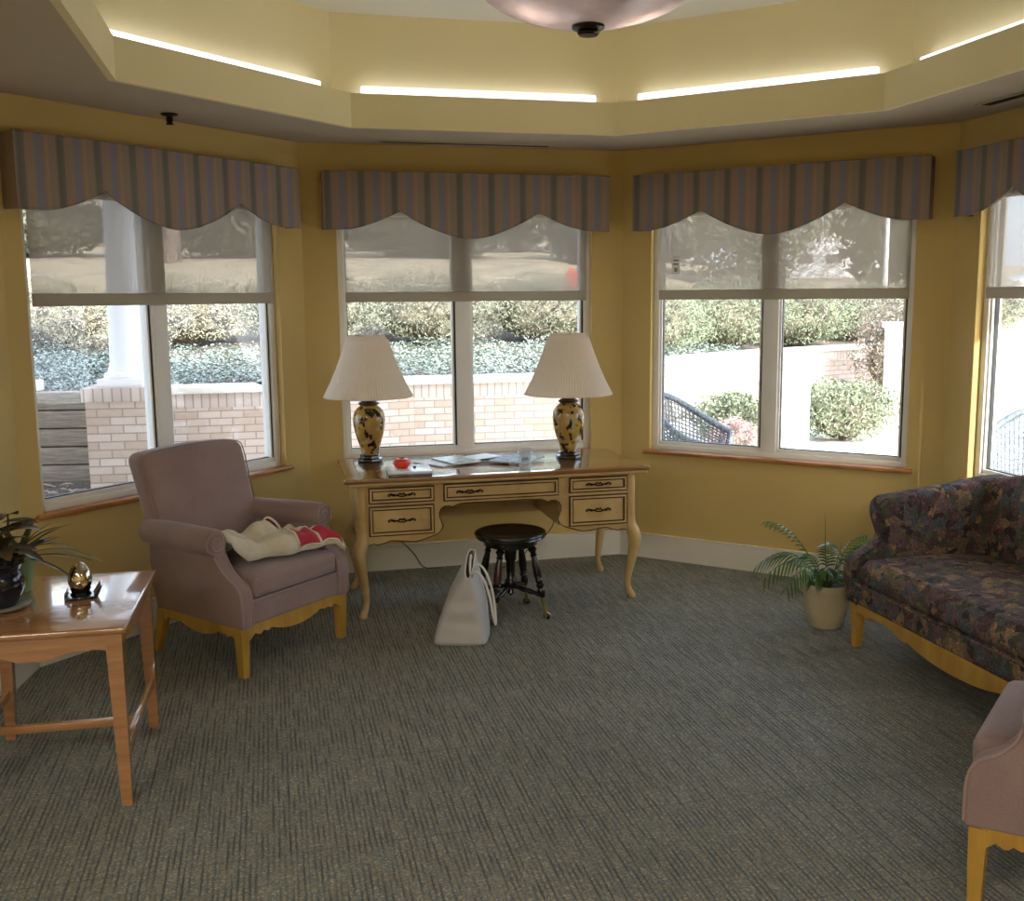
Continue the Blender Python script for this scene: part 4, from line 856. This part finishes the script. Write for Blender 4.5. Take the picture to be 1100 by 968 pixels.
# egg sculpture
t = thing('egg_sculpture', 'silvered glass egg ornament on a black angular stand on the side table', 'ornament', tw(-.175, .36), ta+.2)
mb = MB(); vs = []; N = 32; prof = [(.002, .018), (.022, .022), (.034, .038), (.040, .058), (.039, .08), (.031, .103), (.018, .12), (.002, .127)]; prof = smooth_path(prof, 4)
mb.lathe(prof, n=40, closed=True); e = mb.build('egg', 'chrome', t)
mb = MB(); random.seed(3)
for k in range(16):
    a = -pi/2+random.uniform(-1.1, 1.1); z = random.uniform(.045, .10); rr = .040*sqrt(max(.1, 1-((z-.066)/.062)**2))
    c = Vector((rr*cos(a), rr*sin(a), z)); tv = Vector((-sin(a), cos(a), 0)); up = Vector((0, 0, 1)); an = random.uniform(0, 6.28)
    p = [c+(tv*cos(an+q)+up*sin(an+q))*.008+Vector((cos(a), sin(a), 0))*random.uniform(0, .004) for q in (0, 2.1, 4.2)]
    mb.add(p+[c-Vector((cos(a), sin(a), 0))*.006], [(0, 1, 2), (0, 1, 3), (1, 2, 3), (2, 0, 3)])
mb.build('facets', 'chrome', e, smooth=0)
mb = MB(); mb.box(-.055, .05, -.045, .04, 0, .010, .002); mb.lathe([(.036, .010), (.03, .02), (.036, .034), (.033, .034), (.024, .02), (.02, .012)], n=6); mb.prism([(.035, .0), (.052, .0), (.072, .045), (.066, .045)], -.045, .035, 'y'); mb.prism([(-.055, .01), (-.048, .01), (-.036, .03), (-.042, .03)], -.03, .03, 'y')
mb.build('stand', 'ebony', t, smooth=20)

# ------------------------------------------------------------------ leaves
def strap(mb, base, d, L, w, lift, droop, n=10, twist=0., fold=.25):
    d = Vector((d[0], d[1], 0)).normalized(); sd = Vector((-d.y, d.x, 0)); vs = []
    for i in range(n+1):
        s = i/n; p = Vector(base)+d*(L*(s*cos(lift*(1-s*.3))))+Vector((0, 0, L*(sin(lift)*s-droop*s*s)))
        ww = w*sin(pi*min(1, .12+s*.88))**.7*(1 if s < .98 else .1)
        up = Vector((0, 0, 1)); s2 = (sd*cos(twist*s)+up*sin(twist*s))
        vs += [p-s2*ww+up*ww*fold, p, p+s2*ww+up*ww*fold]
    fs = []
    for i in range(n): a = i*3; fs += [(a, a+1, a+4, a+3), (a+1, a+2, a+5, a+4)]
    mb.add(vs, fs)
# strappy plant in green pot (at the back), bronze-leaved plant in dark pot (front left)
gp_ = tw(-.415, .50); t = thing('strappy_houseplant', 'houseplant with long narrow arching leaves in a pale green pot on the side table', 'potted plant', gp_, 0)
mb = MB(); mb.lathe([(.045, 0), (.062, .10), (.066, .118), (.070, .118), (.070, .135), (.064, .135), (.058, .11), (.0, .11)], n=32, closed=True); mb.build('pot', 'greenpot', t)
mb = MB(); mb.lathe([(.060, .112), (.0, .116)], n=24, closed=True); mb.build('soil', 'soil', t)
random.seed(11); mb = MB()
for (a, L, w, li, dr) in [(-10, .30, .010, .75, .55), (0, .34, .009, .5, .52), (8, .28, .010, .25, .32), (-25, .30, .010, .2, .36), (20, .24, .012, .9, .3), (-45, .2, .013, .7, .3), (50, .2, .012, .8, .3), (-80, .2, .014, .9, .4), (-5, .2, .013, 1.1, .2)]:
    strap(mb, (.0, .0, .115), (cos(R(a)), sin(R(a))), L, w, li, dr, twist=random.uniform(-.3, .3))
for k in range(22):
    a = random.uniform(0, 360); strap(mb, (.01*cos(a), .01*sin(a), .112), (cos(R(a)), sin(R(a))), random.uniform(.14, .22), random.uniform(.010, .016), random.uniform(.6, 1.3), random.uniform(.1, .5), twist=random.uniform(-.5, .5))
mb.build('foliage', 'straps', t, smooth=60)
dp = tw(-.415, .27); t = thing('bronze_leaf_houseplant', 'houseplant with broad bronze green leaves in a dark glazed pot at the left edge', 'potted plant', dp, 0)
mb = MB(); mb.lathe([(.05, .012), (.062, .03), (.078, .07), (.082, .10), (.074, .125), (.068, .135), (.074, .15), (.084, .158), (.084, .165), (.076, .165), (.066, .145), (.0, .14)], n=40, closed=True); mb.build('pot', 'darkglaze', t)
mb = MB(); mb.lathe([(.0, 0), (.06, 0), (.092, .010), (.098, .018), (.094, .019), (.062, .011), (.0, .0115)], n=40, closed=True); mb.build('saucer', 'saucer', t)
mb = MB(); mb.lathe([(.068, .146), (.0, .15)], n=24, closed=True); mb.build('soil', 'soil', t)
mb = MB(); random.seed(5)
for k in range(26):
    a = random.uniform(-80, 280); st = Vector((.02*cos(R(a)), .02*sin(R(a)), .15+random.uniform(0, .16))); strap(mb, st, (cos(R(a)), sin(R(a))), random.uniform(.1, .16), random.uniform(.02, .032), random.uniform(.2, 1.1), random.uniform(.1, .6), twist=random.uniform(-.6, .6))
strap(mb, (.03, 0, .30), (1, .1), .11, .026, .15, .1)
mb.tube([(0, 0, .14), (.01, 0, .25), (.0, 0, .36)], [.008, .006, .003], 8); mb.tube([(0.02, .01, .14), (.04, .01, .25), (.05, 0, .33)], [.006, .005, .003], 8); mb.build('foliage', 'redleaf', t, smooth=60)

# ------------------------------------------------------------------ potted palm
t = thing('potted_palm', 'small green palm in a cream stoneware pot beside the sofa', 'potted plant', (1.50, 5.14, 0), 0)
mb = MB(); mb.lathe([(.0, .0), (.078, .0), (.082, .012), (.088, .02), (.104, .09), (.116, .165), (.118, .178), (.134, .182), (.138, .205), (.134, .228), (.126, .228), (.118, .205), (.11, .19), (.0, .19)], n=48, closed=True); mb.build('pot', 'creampot', t)
mb = MB(); mb.lathe([(.116, .195), (.0, .203)], n=24, closed=True); mb.build('soil', 'soil', t)
def frond(mb, stems, d, L, lift, droop, leaf, n=12, w=.0052, start=.34):
    d = Vector((d[0], d[1], 0)).normalized(); sd = Vector((-d.y, d.x, 0)); base = Vector((d.x*.02, d.y*.02, .2))
    def P(s): return base+d*(L*s*cos(lift)*(1+.35*s*s))+Vector((0, 0, L*(sin(lift)*s-droop*s**3)))
    stems.tube([tuple(P(i/14)) for i in range(15)], [.0035*(1-i/18) for i in range(15)], 6)
    for i in range(n):
        s = start+(1-start)*i/(n-1); p = P(s); tg = (P(min(1.02, s+.02))-P(s-.02)).normalized()
        ll = leaf*(.55+.45*sin(pi*(i+1.5)/(n+1.5)))
        for sg in (-1, 1):
            dr = (tg*.75+sd*sg*.75+Vector((0, 0, -.25))).normalized(); nr = dr.cross(tg).normalized(); wv = dr.cross(nr).normalized()
            vs = []
            for q in range(5):
                f = q/4; c = p+dr*ll*f+Vector((0, 0, -ll*.45*f*f)); ww = w*sin(pi*(.1+.88*f))**.8; vs += [c-wv*ww, c+wv*ww]
            mb.add(vs, [(2*q, 2*q+1, 2*q+3, 2*q+2) for q in range(4)])
st_ = MB(); random.seed(21)
FR = [((-1, -.1), .52, 1.15, .25, .08), ((-1, -.3), .42, .95, .62, .1), ((-1, .25), .44, 1.0, .62, .11), ((-.9, -.6), .34, .95, .7, .09), ((.6, .3), .42, 1.15, .35, .1), ((1, .3), .38, 1.15, .42, .09), ((.2, -1), .22, 1.2, .45, .07), ((-.3, -1), .26, 1.2, .5, .07), ((.3, 1), .3, 1.25, .3, .08), ((-.5, .8), .3, 1.15, .5, .09), ((.6, -.8), .18, 1.0, .5, .07), ((-.7, -.8), .26, 1.2, .7, .08)]
for d, L, li, dr, lf in FR:
    mb = MB(); frond(mb, mb, d, L, li, dr, lf); mb.build('frond', 'palm', t, smooth=60)
mb = MB(); mb.tube([(0, 0, .2), (-.012, 0, .36), (-.02, .01, .58)], [.004, .003, .001], 6); mb.tube([(.02, 0, .2), (.05, 0, .34), (.07, .01, .42)], [.003, .002, .001], 6); mb.build('stem', 'palm', t)

# ================================================================== OUTSIDE
WL = [(-9, 9.6), (-3.62, 10.0), (-2.6, 10.25), (-1.2, 10.95), (.55, 11.35), (1.9, 14.1), (3.7, 15.95), (5.4, 17.2), (9, 18.6), (60, 30)]
def yw(x):
    for (a, b), (c, d) in zip(WL, WL[1:]):
        if x <= c: return b+(d-b)*(x-a)/(c-a)
    return WL[-1][1]
def terr(x, y):
    d = y-yw(x)-.15
    if d <= 0: return -.02 if x < 7 else -.02+.045*max(0, y-9)*min(1, (x-7)/3)
    z = .66+min(d, 3)*.1+min(max(0, d-3), 7)*.16+max(0, d-10)*.07
    k = min(1, max(0, (x-6)/4)); z2 = .045*max(0, y-9); 
    return z*(1-k)+min(z, z2+.3)*k
mb = MB(); xs = [-45+i*1.0 for i in range(34)]+[-11+i*.25 for i in range(88)]+[11+i*1.2 for i in range(40)]; ys = [7.4+i*.2 for i in range(75)]+[22.6+i*1.5 for i in range(40)]
nx, ny = len(xs), len(ys)
mb.mats = ['concrete', 'lawn', 'mulch']
vs = [(x, y, terr(x, y)+(.02*noise.noise(Vector((x*.7, y*.7, 0))) if y > yw(x)+.3 else 0)) for x in xs for y in ys]
for i in range(nx-1):
    for j in range(ny-1):
        x, y = xs[i], ys[j]; d = y-yw(x); 
        mb.cur = 0 if d < -.1 else (2 if d < 6.5 and x < 9 else 1)
        if d < -.1 and x < -3.35: mb.cur = 2
        mb.f.append((i*ny+j, (i+1)*ny+j, (i+1)*ny+j+1, i*ny+j+1)); mb.mi.append(mb.cur)
mb.v = vs
o = mb.build('ground', None, smooth=60); tag(o, 'ground outside the windows, pale paving in front and tan lawn rising behind', 'ground', kind='structure')
mb = MB(); mb.box(-9, 14, 2, 7.42, -.08, -.03); o = mb.build('patio_floor', 'concrete', smooth=0); struct(o)
# brick garden wall with limestone cap, one thing
t = thing('garden_wall', 'low tan brick garden wall with pale stone cap outside the windows', 'wall', (0, 0, 0))
for k in range(len(WL)-2):
    p, q = WL[k], WL[k+1]
    if k == 0: continue
    L = hypot(q[0]-p[0], q[1]-p[1]); a = atan2(q[1]-p[1], q[0]-p[0])
    mb = MB(); mb.mat('brick'); mb.box(0, L, 0, .24, -.05, .61); mb.mat('soldier'); mb.box(-.002, L+.002, -.004, .245, .61, .75)
    mb.build('brick_panel', None, t, smooth=0, loc=(p[0], p[1], 0), rz=a)
    mb = MB(); mb.box(-.03, L+.03, -.05, .30, .75, .82, .01); mb.build('stone_cap', 'stone', t, loc=(p[0], p[1], 0), rz=a)
# brick pier with white column, porch beam and roof
t = thing('brick_pier', 'square tan brick pier under the white porch column', 'pier', (-3.60, 9.30, 0), R(8))
mb = MB(); mb.box(-.26, .26, -.26, .26, -.05, .78); mb.build('shaft', 'brick', t, smooth=0)
mb = MB(); mb.box(-.285, .285, -.285, .285, .78, .90, .004); mb.build('cap', 'soldier', t)
t = thing('porch_column', 'round white porch column standing on the brick pier', 'column', (-3.55, 9.30, .90), 0)
mb = MB(); mb.box(-.20, .20, -.20, .20, 0, .07, .005); mb.build('plinth', 'white', t)
mb = MB(); mb.lathe([(.19, .07), (.2, .09), (.19, .115), (.165, .125), (.16, .14), (.15, .17), (.142, .21), (.135, .6), (.125, 1.2), (.118, 1.52), (.13, 1.53), (.13, 1.55), (.118, 1.56), (.118, 1.6), (.15, 1.64), (.165, 1.67)], n=40); mb.build('shaft', 'white', t)
mb = MB(); mb.box(-.18, .18, -.18, .18, 1.67, 1.73, .004); mb.build('capital', 'white', t)
t = thing('porch_roof', 'white porch beam and ceiling resting on the column outside the left window', 'porch', (0, 0, 0))
mb = MB(); mb.box(-7.5, -2.9, 9.08, 9.5, 2.63, 3.0, .01); mb.box(-3.2, -2.9, 7.4, 9.08, 2.63, 3.0, .01); mb.build('beam', 'white', t)
mb = MB(); mb.box(-7.6, -2.8, 7.0, 9.65, 3.0, 3.28, .01); mb.build('deck', 'white', t)
# timber retaining wall to the left
t = thing('timber_retaining_wall', 'weathered grey timber retaining wall beside the brick pier outside the left window', 'wall', (-5.6, 9.55, 0), R(4))
for k in range(5):
    mb = MB(); mb.box(-2.5, 1.75, 0, .18, -.03+k*.17, .13+k*.17, .012); mb.build('timber', 'timber', t)
t = thing('stone_slab_cap', 'pale flat stone slab resting on the timber wall outside the left window', 'slab', (-4.9, 9.66, .815), R(4)); mb = MB(); mb.box(-.5, .35, -.12, .2, .0, .1, .01); mb.build('slab', 'stone', t)
mb = MB(); random.seed(9)
for k in range(260):
    x = random.uniform(-6.5, -3.9); y = random.uniform(7.6, 9.4); a = random.uniform(0, 3.14); l = random.uniform(.03, .09); c = Vector((x, y, random.uniform(-.012, .02))); d = Vector((cos(a), sin(a), random.uniform(-.2, .3)))*l; s_ = Vector((-sin(a), cos(a), 0))*.012
    mb.add([c-d-s_, c-d+s_, c+d+s_, c+d-s_, c+Vector((0, 0, .015))], [(0, 1, 4), (1, 2, 4), (2, 3, 4), (3, 0, 4), (3, 2, 1, 0)])
o = mb.build('mulch_chips', 'timber', smooth=0); tag(o, 'scattered pale bark chips on the bed outside the left window', 'mulch', kind='stuff')

# ---- vegetation
def leafy(mb, c, rx, ry, rz, n, size, flat=.0, thin=1., seed=0, lo=-.6):
    rnd = random.Random(seed)
    vs = []; fs = []
    for k in range(n):
        while True:
            p = Vector((rnd.uniform(-1, 1), rnd.uniform(-1, 1), rnd.uniform(lo, 1)))
            l = p.length
            if .55 < l < 1.: break
        bump_ = 1+.22*noise.noise(p*2.3+Vector((seed*3.1, 0, 0)))+.1*noise.noise(p*6)
        q = Vector((c[0]+p.x*rx*bump_, c[1]+p.y*ry*bump_, c[2]+p.z*rz*bump_))
        a = rnd.uniform(0, 6.28); b = rnd.uniform(-1.2, 1.2); u = Vector((cos(a)*cos(b), sin(a)*cos(b), sin(b))); w = u.cross(Vector((rnd.uniform(-1, 1), rnd.uniform(-1, 1), rnd.uniform(-1, 1)))).normalized()
        s_ = size*rnd.uniform(.6, 1.4); b0 = len(vs); vs += [q-u*s_, q+w*s_*.42*thin, q+u*s_, q-w*s_*.42*thin]; fs.append((b0, b0+1, b0+2, b0+3))
    mb.add(vs, fs)
def blob(mb, c, rx, ry, rz, seed=0):
    n = 14; vs = []
    for i in range(n+1):
        for j in range(n*2):
            th = pi*i/n; ph = pi*j/n; p = Vector((sin(th)*cos(ph), sin(th)*sin(ph), cos(th))); f = 1+.2*noise.noise(p*2.3+Vector((seed*3.1, 0, 0))); vs.append((c[0]+p.x*rx*f, c[1]+p.y*ry*f, c[2]+p.z*rz*f))
    mb.add(vs, [(i*2*n+j, i*2*n+(j+1) % (2*n), (i+1)*2*n+(j+1) % (2*n), (i+1)*2*n+j) for i in range(n) for j in range(2*n)])
def bush(name, label, cat, x, y, r, h, mat, n, size, seed, group=None, twigs=14, thin=1., ry=None):
    z = terr(x, y); t = thing(name, label, cat, (x, y, z), 0, group); ry = ry or r*.8
    mb = MB(); leafy(mb, (0, 0, h*.48), r, ry, h*.52, n, size, seed=seed, lo=-.75, thin=thin); mb.build('foliage', mat, t, smooth=0)
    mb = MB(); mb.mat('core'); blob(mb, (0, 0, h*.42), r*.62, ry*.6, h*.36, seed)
    mb.mat('twig'); rnd = random.Random(seed)
    for k in range(twigs):
        a = rnd.uniform(0, 6.28); e = rnd.uniform(.5, 1.0); p1 = (cos(a)*r*.45*e, sin(a)*ry*.45*e, h*.3); p2 = (cos(a+.3)*r*.95*e, sin(a+.3)*ry*.95*e, h*rnd.uniform(.35, .85)); mb.tube(smooth_path([(0, 0, 0), p1, p2], 3), [.02, .018, .016, .014, .012, .010, .008] if r > .4 else .006, 5)
    mb.build('branches', None, t); return t
G1 = 'evergreen shrubs behind the brick wall'
spec = [(-6.0, 13.1, 1.05, 1.0, 'paleshrub'), (-4.45, 13.6, 1.05, .95, 'paleshrub'), (-2.9, 13.9, 1.05, .95, 'juniper'), (-1.35, 14.3, 1.05, 1.0, 'juniper'), (.2, 14.7, 1.05, 1.0, 'juniper'), (1.75, 15.4, 1.0, 1.05, 'shrub')]
LB = ['pale green evergreen shrub far left behind the wall, seen left of the porch column', 'green shrub above the ivy, seen through the right pane of the left window', 'grey green twiggy shrub at the left side of the centre window', 'grey green twiggy shrub left of the centre window mullion', 'grey green twiggy shrub right of the centre window mullion, behind the right lamp', 'green shrub at the right side of the centre window']
for k, (x, y, r, h, m_) in enumerate(spec): bush('evergreen_shrub', LB[k], 'shrub', x, y, r, h, m_, 13000, .022, 30+k, G1, 60, .6)
spec = [(3.1, 16.6, 1.0, 1.15, 'shrub'), (4.5, 17.8, 1.02, 1.1, 'shrub'), (5.95, 19.0, 1.02, 1.05, 'juniper'), (7.4, 19.8, 1.0, 1.1, 'shrub'), (8.9, 20.8, .92, 1.2, 'juniper')]
LB = ['pale green shrub behind the wall at the left side of the right window', 'bushy green shrub behind the wall in the left pane of the right window', 'green shrub behind the wall just right of the right window mullion', 'shrub behind the end of the wall in the right pane of the right window', 'tall grey green shrub beside the white post in the right window']
for k, (x, y, r, h, m_) in enumerate(spec): bush('leafy_shrub', LB[k], 'shrub', x, y, r, h, m_, 12000, .028, 50+k, 'leafy shrubs seen through the right window', 40, .6)
bush('low_shrub', 'rounded green shrub on the paving, left of the white bollard', 'shrub', 2.3, 11.9, .45, .60, 'shrub', 6000, .022, 71, 'low shrubs on the paving')
bush('low_shrub', 'wide green shrub on the paving, right of the white bollard', 'shrub', 3.62, 12.0, .66, .72, 'shrub', 7000, .022, 72, 'low shrubs on the paving')
bush('twiggy_shrub', 'small pinkish bare twiggy shrub on the paving in front of the green shrubs', 'shrub', 2.12, 10.75, .27, .42, 'redtwig', 2200, .035, 73, None, 30, .25)
# ivy carpet on the slope
mb = MB(); rnd = random.Random(4); vs = []; fs = []
for k in range(60000):
    x = rnd.uniform(-7.5, 3.2); d = rnd.uniform(.35, 2.8); y = yw(x)+d; z = terr(x, y)+rnd.uniform(.02, .2)+.06*noise.noise(Vector((x*2, y*2, 1)))
    a = rnd.uniform(0, 6.28); b = rnd.uniform(-.9, .5); u = Vector((cos(a), sin(a), b)).normalized(); w = u.cross(Vector((rnd.uniform(-.5, .5), rnd.uniform(-.5, .5), 1))).normalized(); s_ = rnd.uniform(.010, .021); q = Vector((x, y, z)); b0 = len(vs)
    vs += [q-u*s_, q+w*s_*.8-u*s_*.2, q+u*s_, q-w*s_*.8-u*s_*.2]; fs.append((b0, b0+1, b0+2, b0+3))
mb.add(vs, fs); o = mb.build('ivy', 'ivy', smooth=0); tag(o, 'dense ivy covering the slope just behind the brick wall', 'ivy', kind='stuff')
# distant hedge and trees
def tree(label, x, y, r, h, mat, n, size, seed, trunk=.2, lo=.25, group='distant trees', name='tree', cat='tree'):
    z = terr(x, y); t = thing(name, label, cat, (x, y, z), 0, group)
    mb = MB(); leafy(mb, (0, 0, h*(.5+lo/2)), r, r*.9, h*(.5-lo/2), n, size, seed=seed, lo=-1, thin=.9); mb.build('crown', mat, t, smooth=0)
    mb = MB(); mb.mat('twig'); mb.tube([(0, 0, -.1), (.05, 0, h*.4), (0, .05, h*.85)], [trunk, trunk*.7, trunk*.2], 10)
    if mat != 'baretree': mb.mat('core'); blob(mb, (0, 0, h*(.5+lo/2)), r*.62, r*.6, h*(.5-lo/2)*.66, seed)
    else:
        rnd = random.Random(seed)
        for k in range(30):
            a = rnd.uniform(0, 6.28); z0 = h*rnd.uniform(.25, .7); e = r*rnd.uniform(.5, 1); mb.tube([(0, 0, z0), (cos(a)*e*.5, sin(a)*e*.5, z0+e*.35), (cos(a+.3)*e, sin(a+.3)*e, z0+e*.8)], [trunk*.3, trunk*.18, trunk*.06], 5)
    mb.build('trunk', None, t); return t
tree('clipped dark hedge across the lawn, left of the porch column', -14.2, 30, 2.8, 1.75, 'darktree', 5000, .12, 81, .15, .0, name='hedge', cat='hedge', group=None)
tree('dark evergreen tree across the lawn at the left of the centre window', -5.4, 35, 2.3, 5.5, 'darktree', 6000, .2, 82, .3, .0)
tree('dark evergreen tree across the lawn behind the centre window mullion', -.2, 35.5, 2.3, 6.0, 'darktree', 6000, .2, 83, .3, .0)
tree('dark evergreen tree across the lawn at the right of the centre window', 5.0, 36, 2.3, 6.0, 'darktree', 5000, .2, 84, .3, .0)
tree('broad evergreen tree filling the left pane of the right window', 5.2, 25.2, 2.2, 5.0, 'juniper', 9000, .1, 85, .3, .0)
tree('tall dense evergreen tree behind the flagpole in the right window', 11.6, 34, 2.1, 8.0, 'darktree', 3600, .25, 86, .3, .02)
tree('bare winter tree against the sky in the right window', 16.0, 50, 4.0, 7.5, 'baretree', 900, .25, 87, .25, .2)
tree('bare winter tree beside the porch column, seen through the left window', -8.7, 26, 1.8, 6.0, 'baretree', 700, .18, 88, .28, .2)
tree('distant bare tree beyond the lawn in the left window', -17.5, 42, 4.0, 5.0, 'baretree', 1200, .3, 89, .25, .05)
# houses
def house(label, x, y, rz, w, d, h, rh, nwin):
    t = thing('house', label, 'house', (x, y, terr(x, y)-.1), rz, 'distant houses')
    mb = MB(); mb.box(-w/2, w/2, -d/2, d/2, 0, h); mb.prism([(-w/2, h), (w/2, h), (0, h+rh)], -d/2+.1, d/2-.1, 'y'); mb.build('walls', 'white', t, smooth=0)
    mb = MB()
    for sx in (-1, 1): mb.prism([(0, h+rh+.02), (sx*(w/2+.4), h-.25), (sx*(w/2+.4), h-.1), (0, h+rh+.2)], -d/2-.3, d/2+.3, 'y')
    mb.build('roof', 'roof', t, smooth=0)
    for k in range(nwin):
        cx = -w/2+w*(k+.5)/nwin; mb = MB().mat('white'); mb.box(cx-.6, cx+.6, -d/2-.05, -d/2, h*.35, h*.8); mb.mat('roof'); mb.box(cx-.4, cx+.4, -d/2-.06, -d/2-.04, h*.45, h*.72); mb.build('window', None, t, smooth=0)
for k, x in enumerate((-8.1, -2.7, 2.7)):
    tree(['dark hedge across the lawn at the left of the centre window', 'dark hedge across the lawn behind the centre window mullion', 'dark hedge across the lawn behind the red hydrant'][k], x, 29.5, 2.3, 1.9, 'darktree', 6000, .12, 91+k, .15, .0, name='hedge', cat='hedge', group='hedges across the lawn')
bush('berry_shrub', 'tall dark green shrub with reddish berries beside the pale post, right window', 'shrub', 5.75, 16.0, .85, 1.75, 'berry', 9000, .03, 77, None, 30, .7)
house('distant white house beyond the hedge, seen through the left window', -23, 50, .3, 10, 7, 3.0, 1.8, 4)
house('distant white house with grey gable roof, seen through the right window', 16.6, 58, -.25, 4.4, 6, 1.7, 1.2, 3)
# flagpole, hydrant, bollard, post
t = thing('flagpole', 'thin white flagpole standing on the lawn beyond the right window', 'flagpole', (10.1, 30, terr(10.1, 30)), 0)
mb = MB(); mb.lathe([(.08, 0), (.07, .5), (.045, 7.8)], n=12); mb.build('pole', 'white', t); mb = MB(); mb.lathe([(.01, 7.8), (.09, 7.88), (.01, 7.98)], n=12); mb.build('ball', 'white', t)
hz = terr(.82, 20); t = thing('fire_hydrant', 'small red fire hydrant on the lawn beyond the centre window', 'hydrant', (.82, 20, hz), .4)
mb = MB(); mb.lathe([(.14, 0), (.14, .03), (.1, .04), (.1, .26), (.125, .27), (.125, .30), (.1, .33), (.05, .38), (.025, .39), (.025, .42), (.0, .42)], n=20); mb.build('barrel', 'hydrant', t)
for a in (0, 2.1, 4.2):
    mb = MB(); mb.tube([(cos(a)*.08, sin(a)*.08, .19), (cos(a)*.17, sin(a)*.17, .19)], .045, 10); mb.build('nozzle', 'hydrant', t)
t = thing('bollard', 'short square white bollard standing between the two low green shrubs', 'bollard', (2.82, 10.95, -.02), -.1)
mb = MB(); mb.box(-.11, .11, -.11, .11, 0, .76, .008); mb.build('post', 'white', t)
for z in (.62, .67, .72):
    mb = MB(); mb.box(-.112, .112, -.116, -.108, z, z+.012); mb.build('louvre', 'vinyl', t, smooth=0)
t = thing('gate_post', 'tall pale square post at the end of the garden wall in the right window', 'post', (5.12, 14.6, -.02), -.2)
mb = MB(); mb.box(-.15, .15, -.15, .15, 0, 1.2, .008); mb.build('post', 'stone', t); mb = MB(); mb.box(-.19, .19, -.19, .19, 1.2, 1.28, .01); mb.build('cap', 'stone', t)
# wicker patio chairs
def wicker(label, x, y, rz):
    t = thing('wicker_chair', label, 'patio chair', (x, y, -.03), rz, 'blue grey wicker patio chairs')
    def shell(u, v):   # u around from left arm, over back, to right arm; v up
        a = -.35*pi+u*1.7*pi; a = R(-20)+u*R(220); hh = .36+.36*sin(pi*u)**1.5; r = .33+.05*v; z = .32+(hh-.0)*v*.85+.0
        return (r*cos(a), r*sin(a)*.95, z)
    nu, nv = 44, 16
    mb = MB()
    for i in range(nu+1): mb.tube([shell(i/nu, j/6) for j in range(7)], .0065, 5, caps=False)
    for j in range(nv+1): mb.tube([shell(i/24, j/nv) for i in range(25)], .006, 5, caps=False)
    mb.build('back', 'wicker', t)
    mb = MB(); mb.tube([shell(i/30, 1) for i in range(31)], .024, 10); mb.tube([shell(0, v/6) for v in range(7)], .018, 8); mb.tube([shell(1, v/6) for v in range(7)], .018, 8); mb.build('rim', 'wicker', t)
    mb = MB(); mb.lathe([(.0, .36), (.27, .36), (.30, .375), (.30, .41), (.27, .43), (.0, .44)], n=28, closed=True); mb.build('cushion', 'cushion', t)
    mb = MB(); mb.lathe([(.31, .29), (.325, .3), (.325, .36), (.3, .365), (.0, .365)], n=28); mb.build('seat_frame', 'wicker', t)
    for a in (30, 150, 215, 325):
        mb = MB(); mb.tube([(.28*cos(R(a)), .28*sin(R(a)), .32), (.31*cos(R(a)), .31*sin(R(a)), 0)], [.022, .018], 8); mb.build('leg', 'wicker', t)
    return t
w1 = wicker('blue grey wicker chair outside the lower left corner of the right window', 1.30, 7.9, R(60))
w2 = copy_tree(w1); w2['label'] = 'blue grey wicker chair outside the window at the right edge of the photo'; w2.location = (3.33, 6.75, -.03); w2.rotation_euler = (0, 0, R(-40))
# parked car far right
t = thing('parked_car', 'white parked car beyond the far right window, with one wheel showing', 'car', (13.6, 26.3, terr(12.5, 26)-.0), R(0))
mb = MB(); prof = smooth_path([(-2.15, .35), (-2.2, .6), (-2.1, .85), (-1.2, .98), (-.6, 1.38), (.6, 1.42), (1.4, 1.02), (2.1, .9), (2.2, .6), (2.15, .35)], 4); mb.prism(prof, -.85, .85, 'y', .05); mb.build('body', 'carpaint', t)
mb = MB(); mb.prism([(-1.05, 1.0), (-.55, 1.33), (.55, 1.36), (1.2, 1.03)], -.862, .862, 'y'); mb.build('side_window', 'gasket', t, smooth=0)
for x in (-1.35, 1.35):
    for y in (-.80, .80):
        mb = MB(); mb.X = Matrix.Translation((x, y, .33)) @ Matrix.Rotation(pi/2, 4, 'X'); mb.mat('rubber'); mb.lathe([(.2, -.1), (.31, -.1), (.33, -.07), (.33, .07), (.31, .1), (.2, .1)], n=32, closed=True)
        mb.mat('white'); mb.lathe([(.2, -.09), (.2, .09)], n=32)
        for k in range(7): a = 2*pi*k/7; mb.mat('rubber'); mb.lathe([(.035, -.093), (.035, .093)], (.12*cos(a), .12*sin(a), 0), 8)
        mb.build('wheel', None, t)
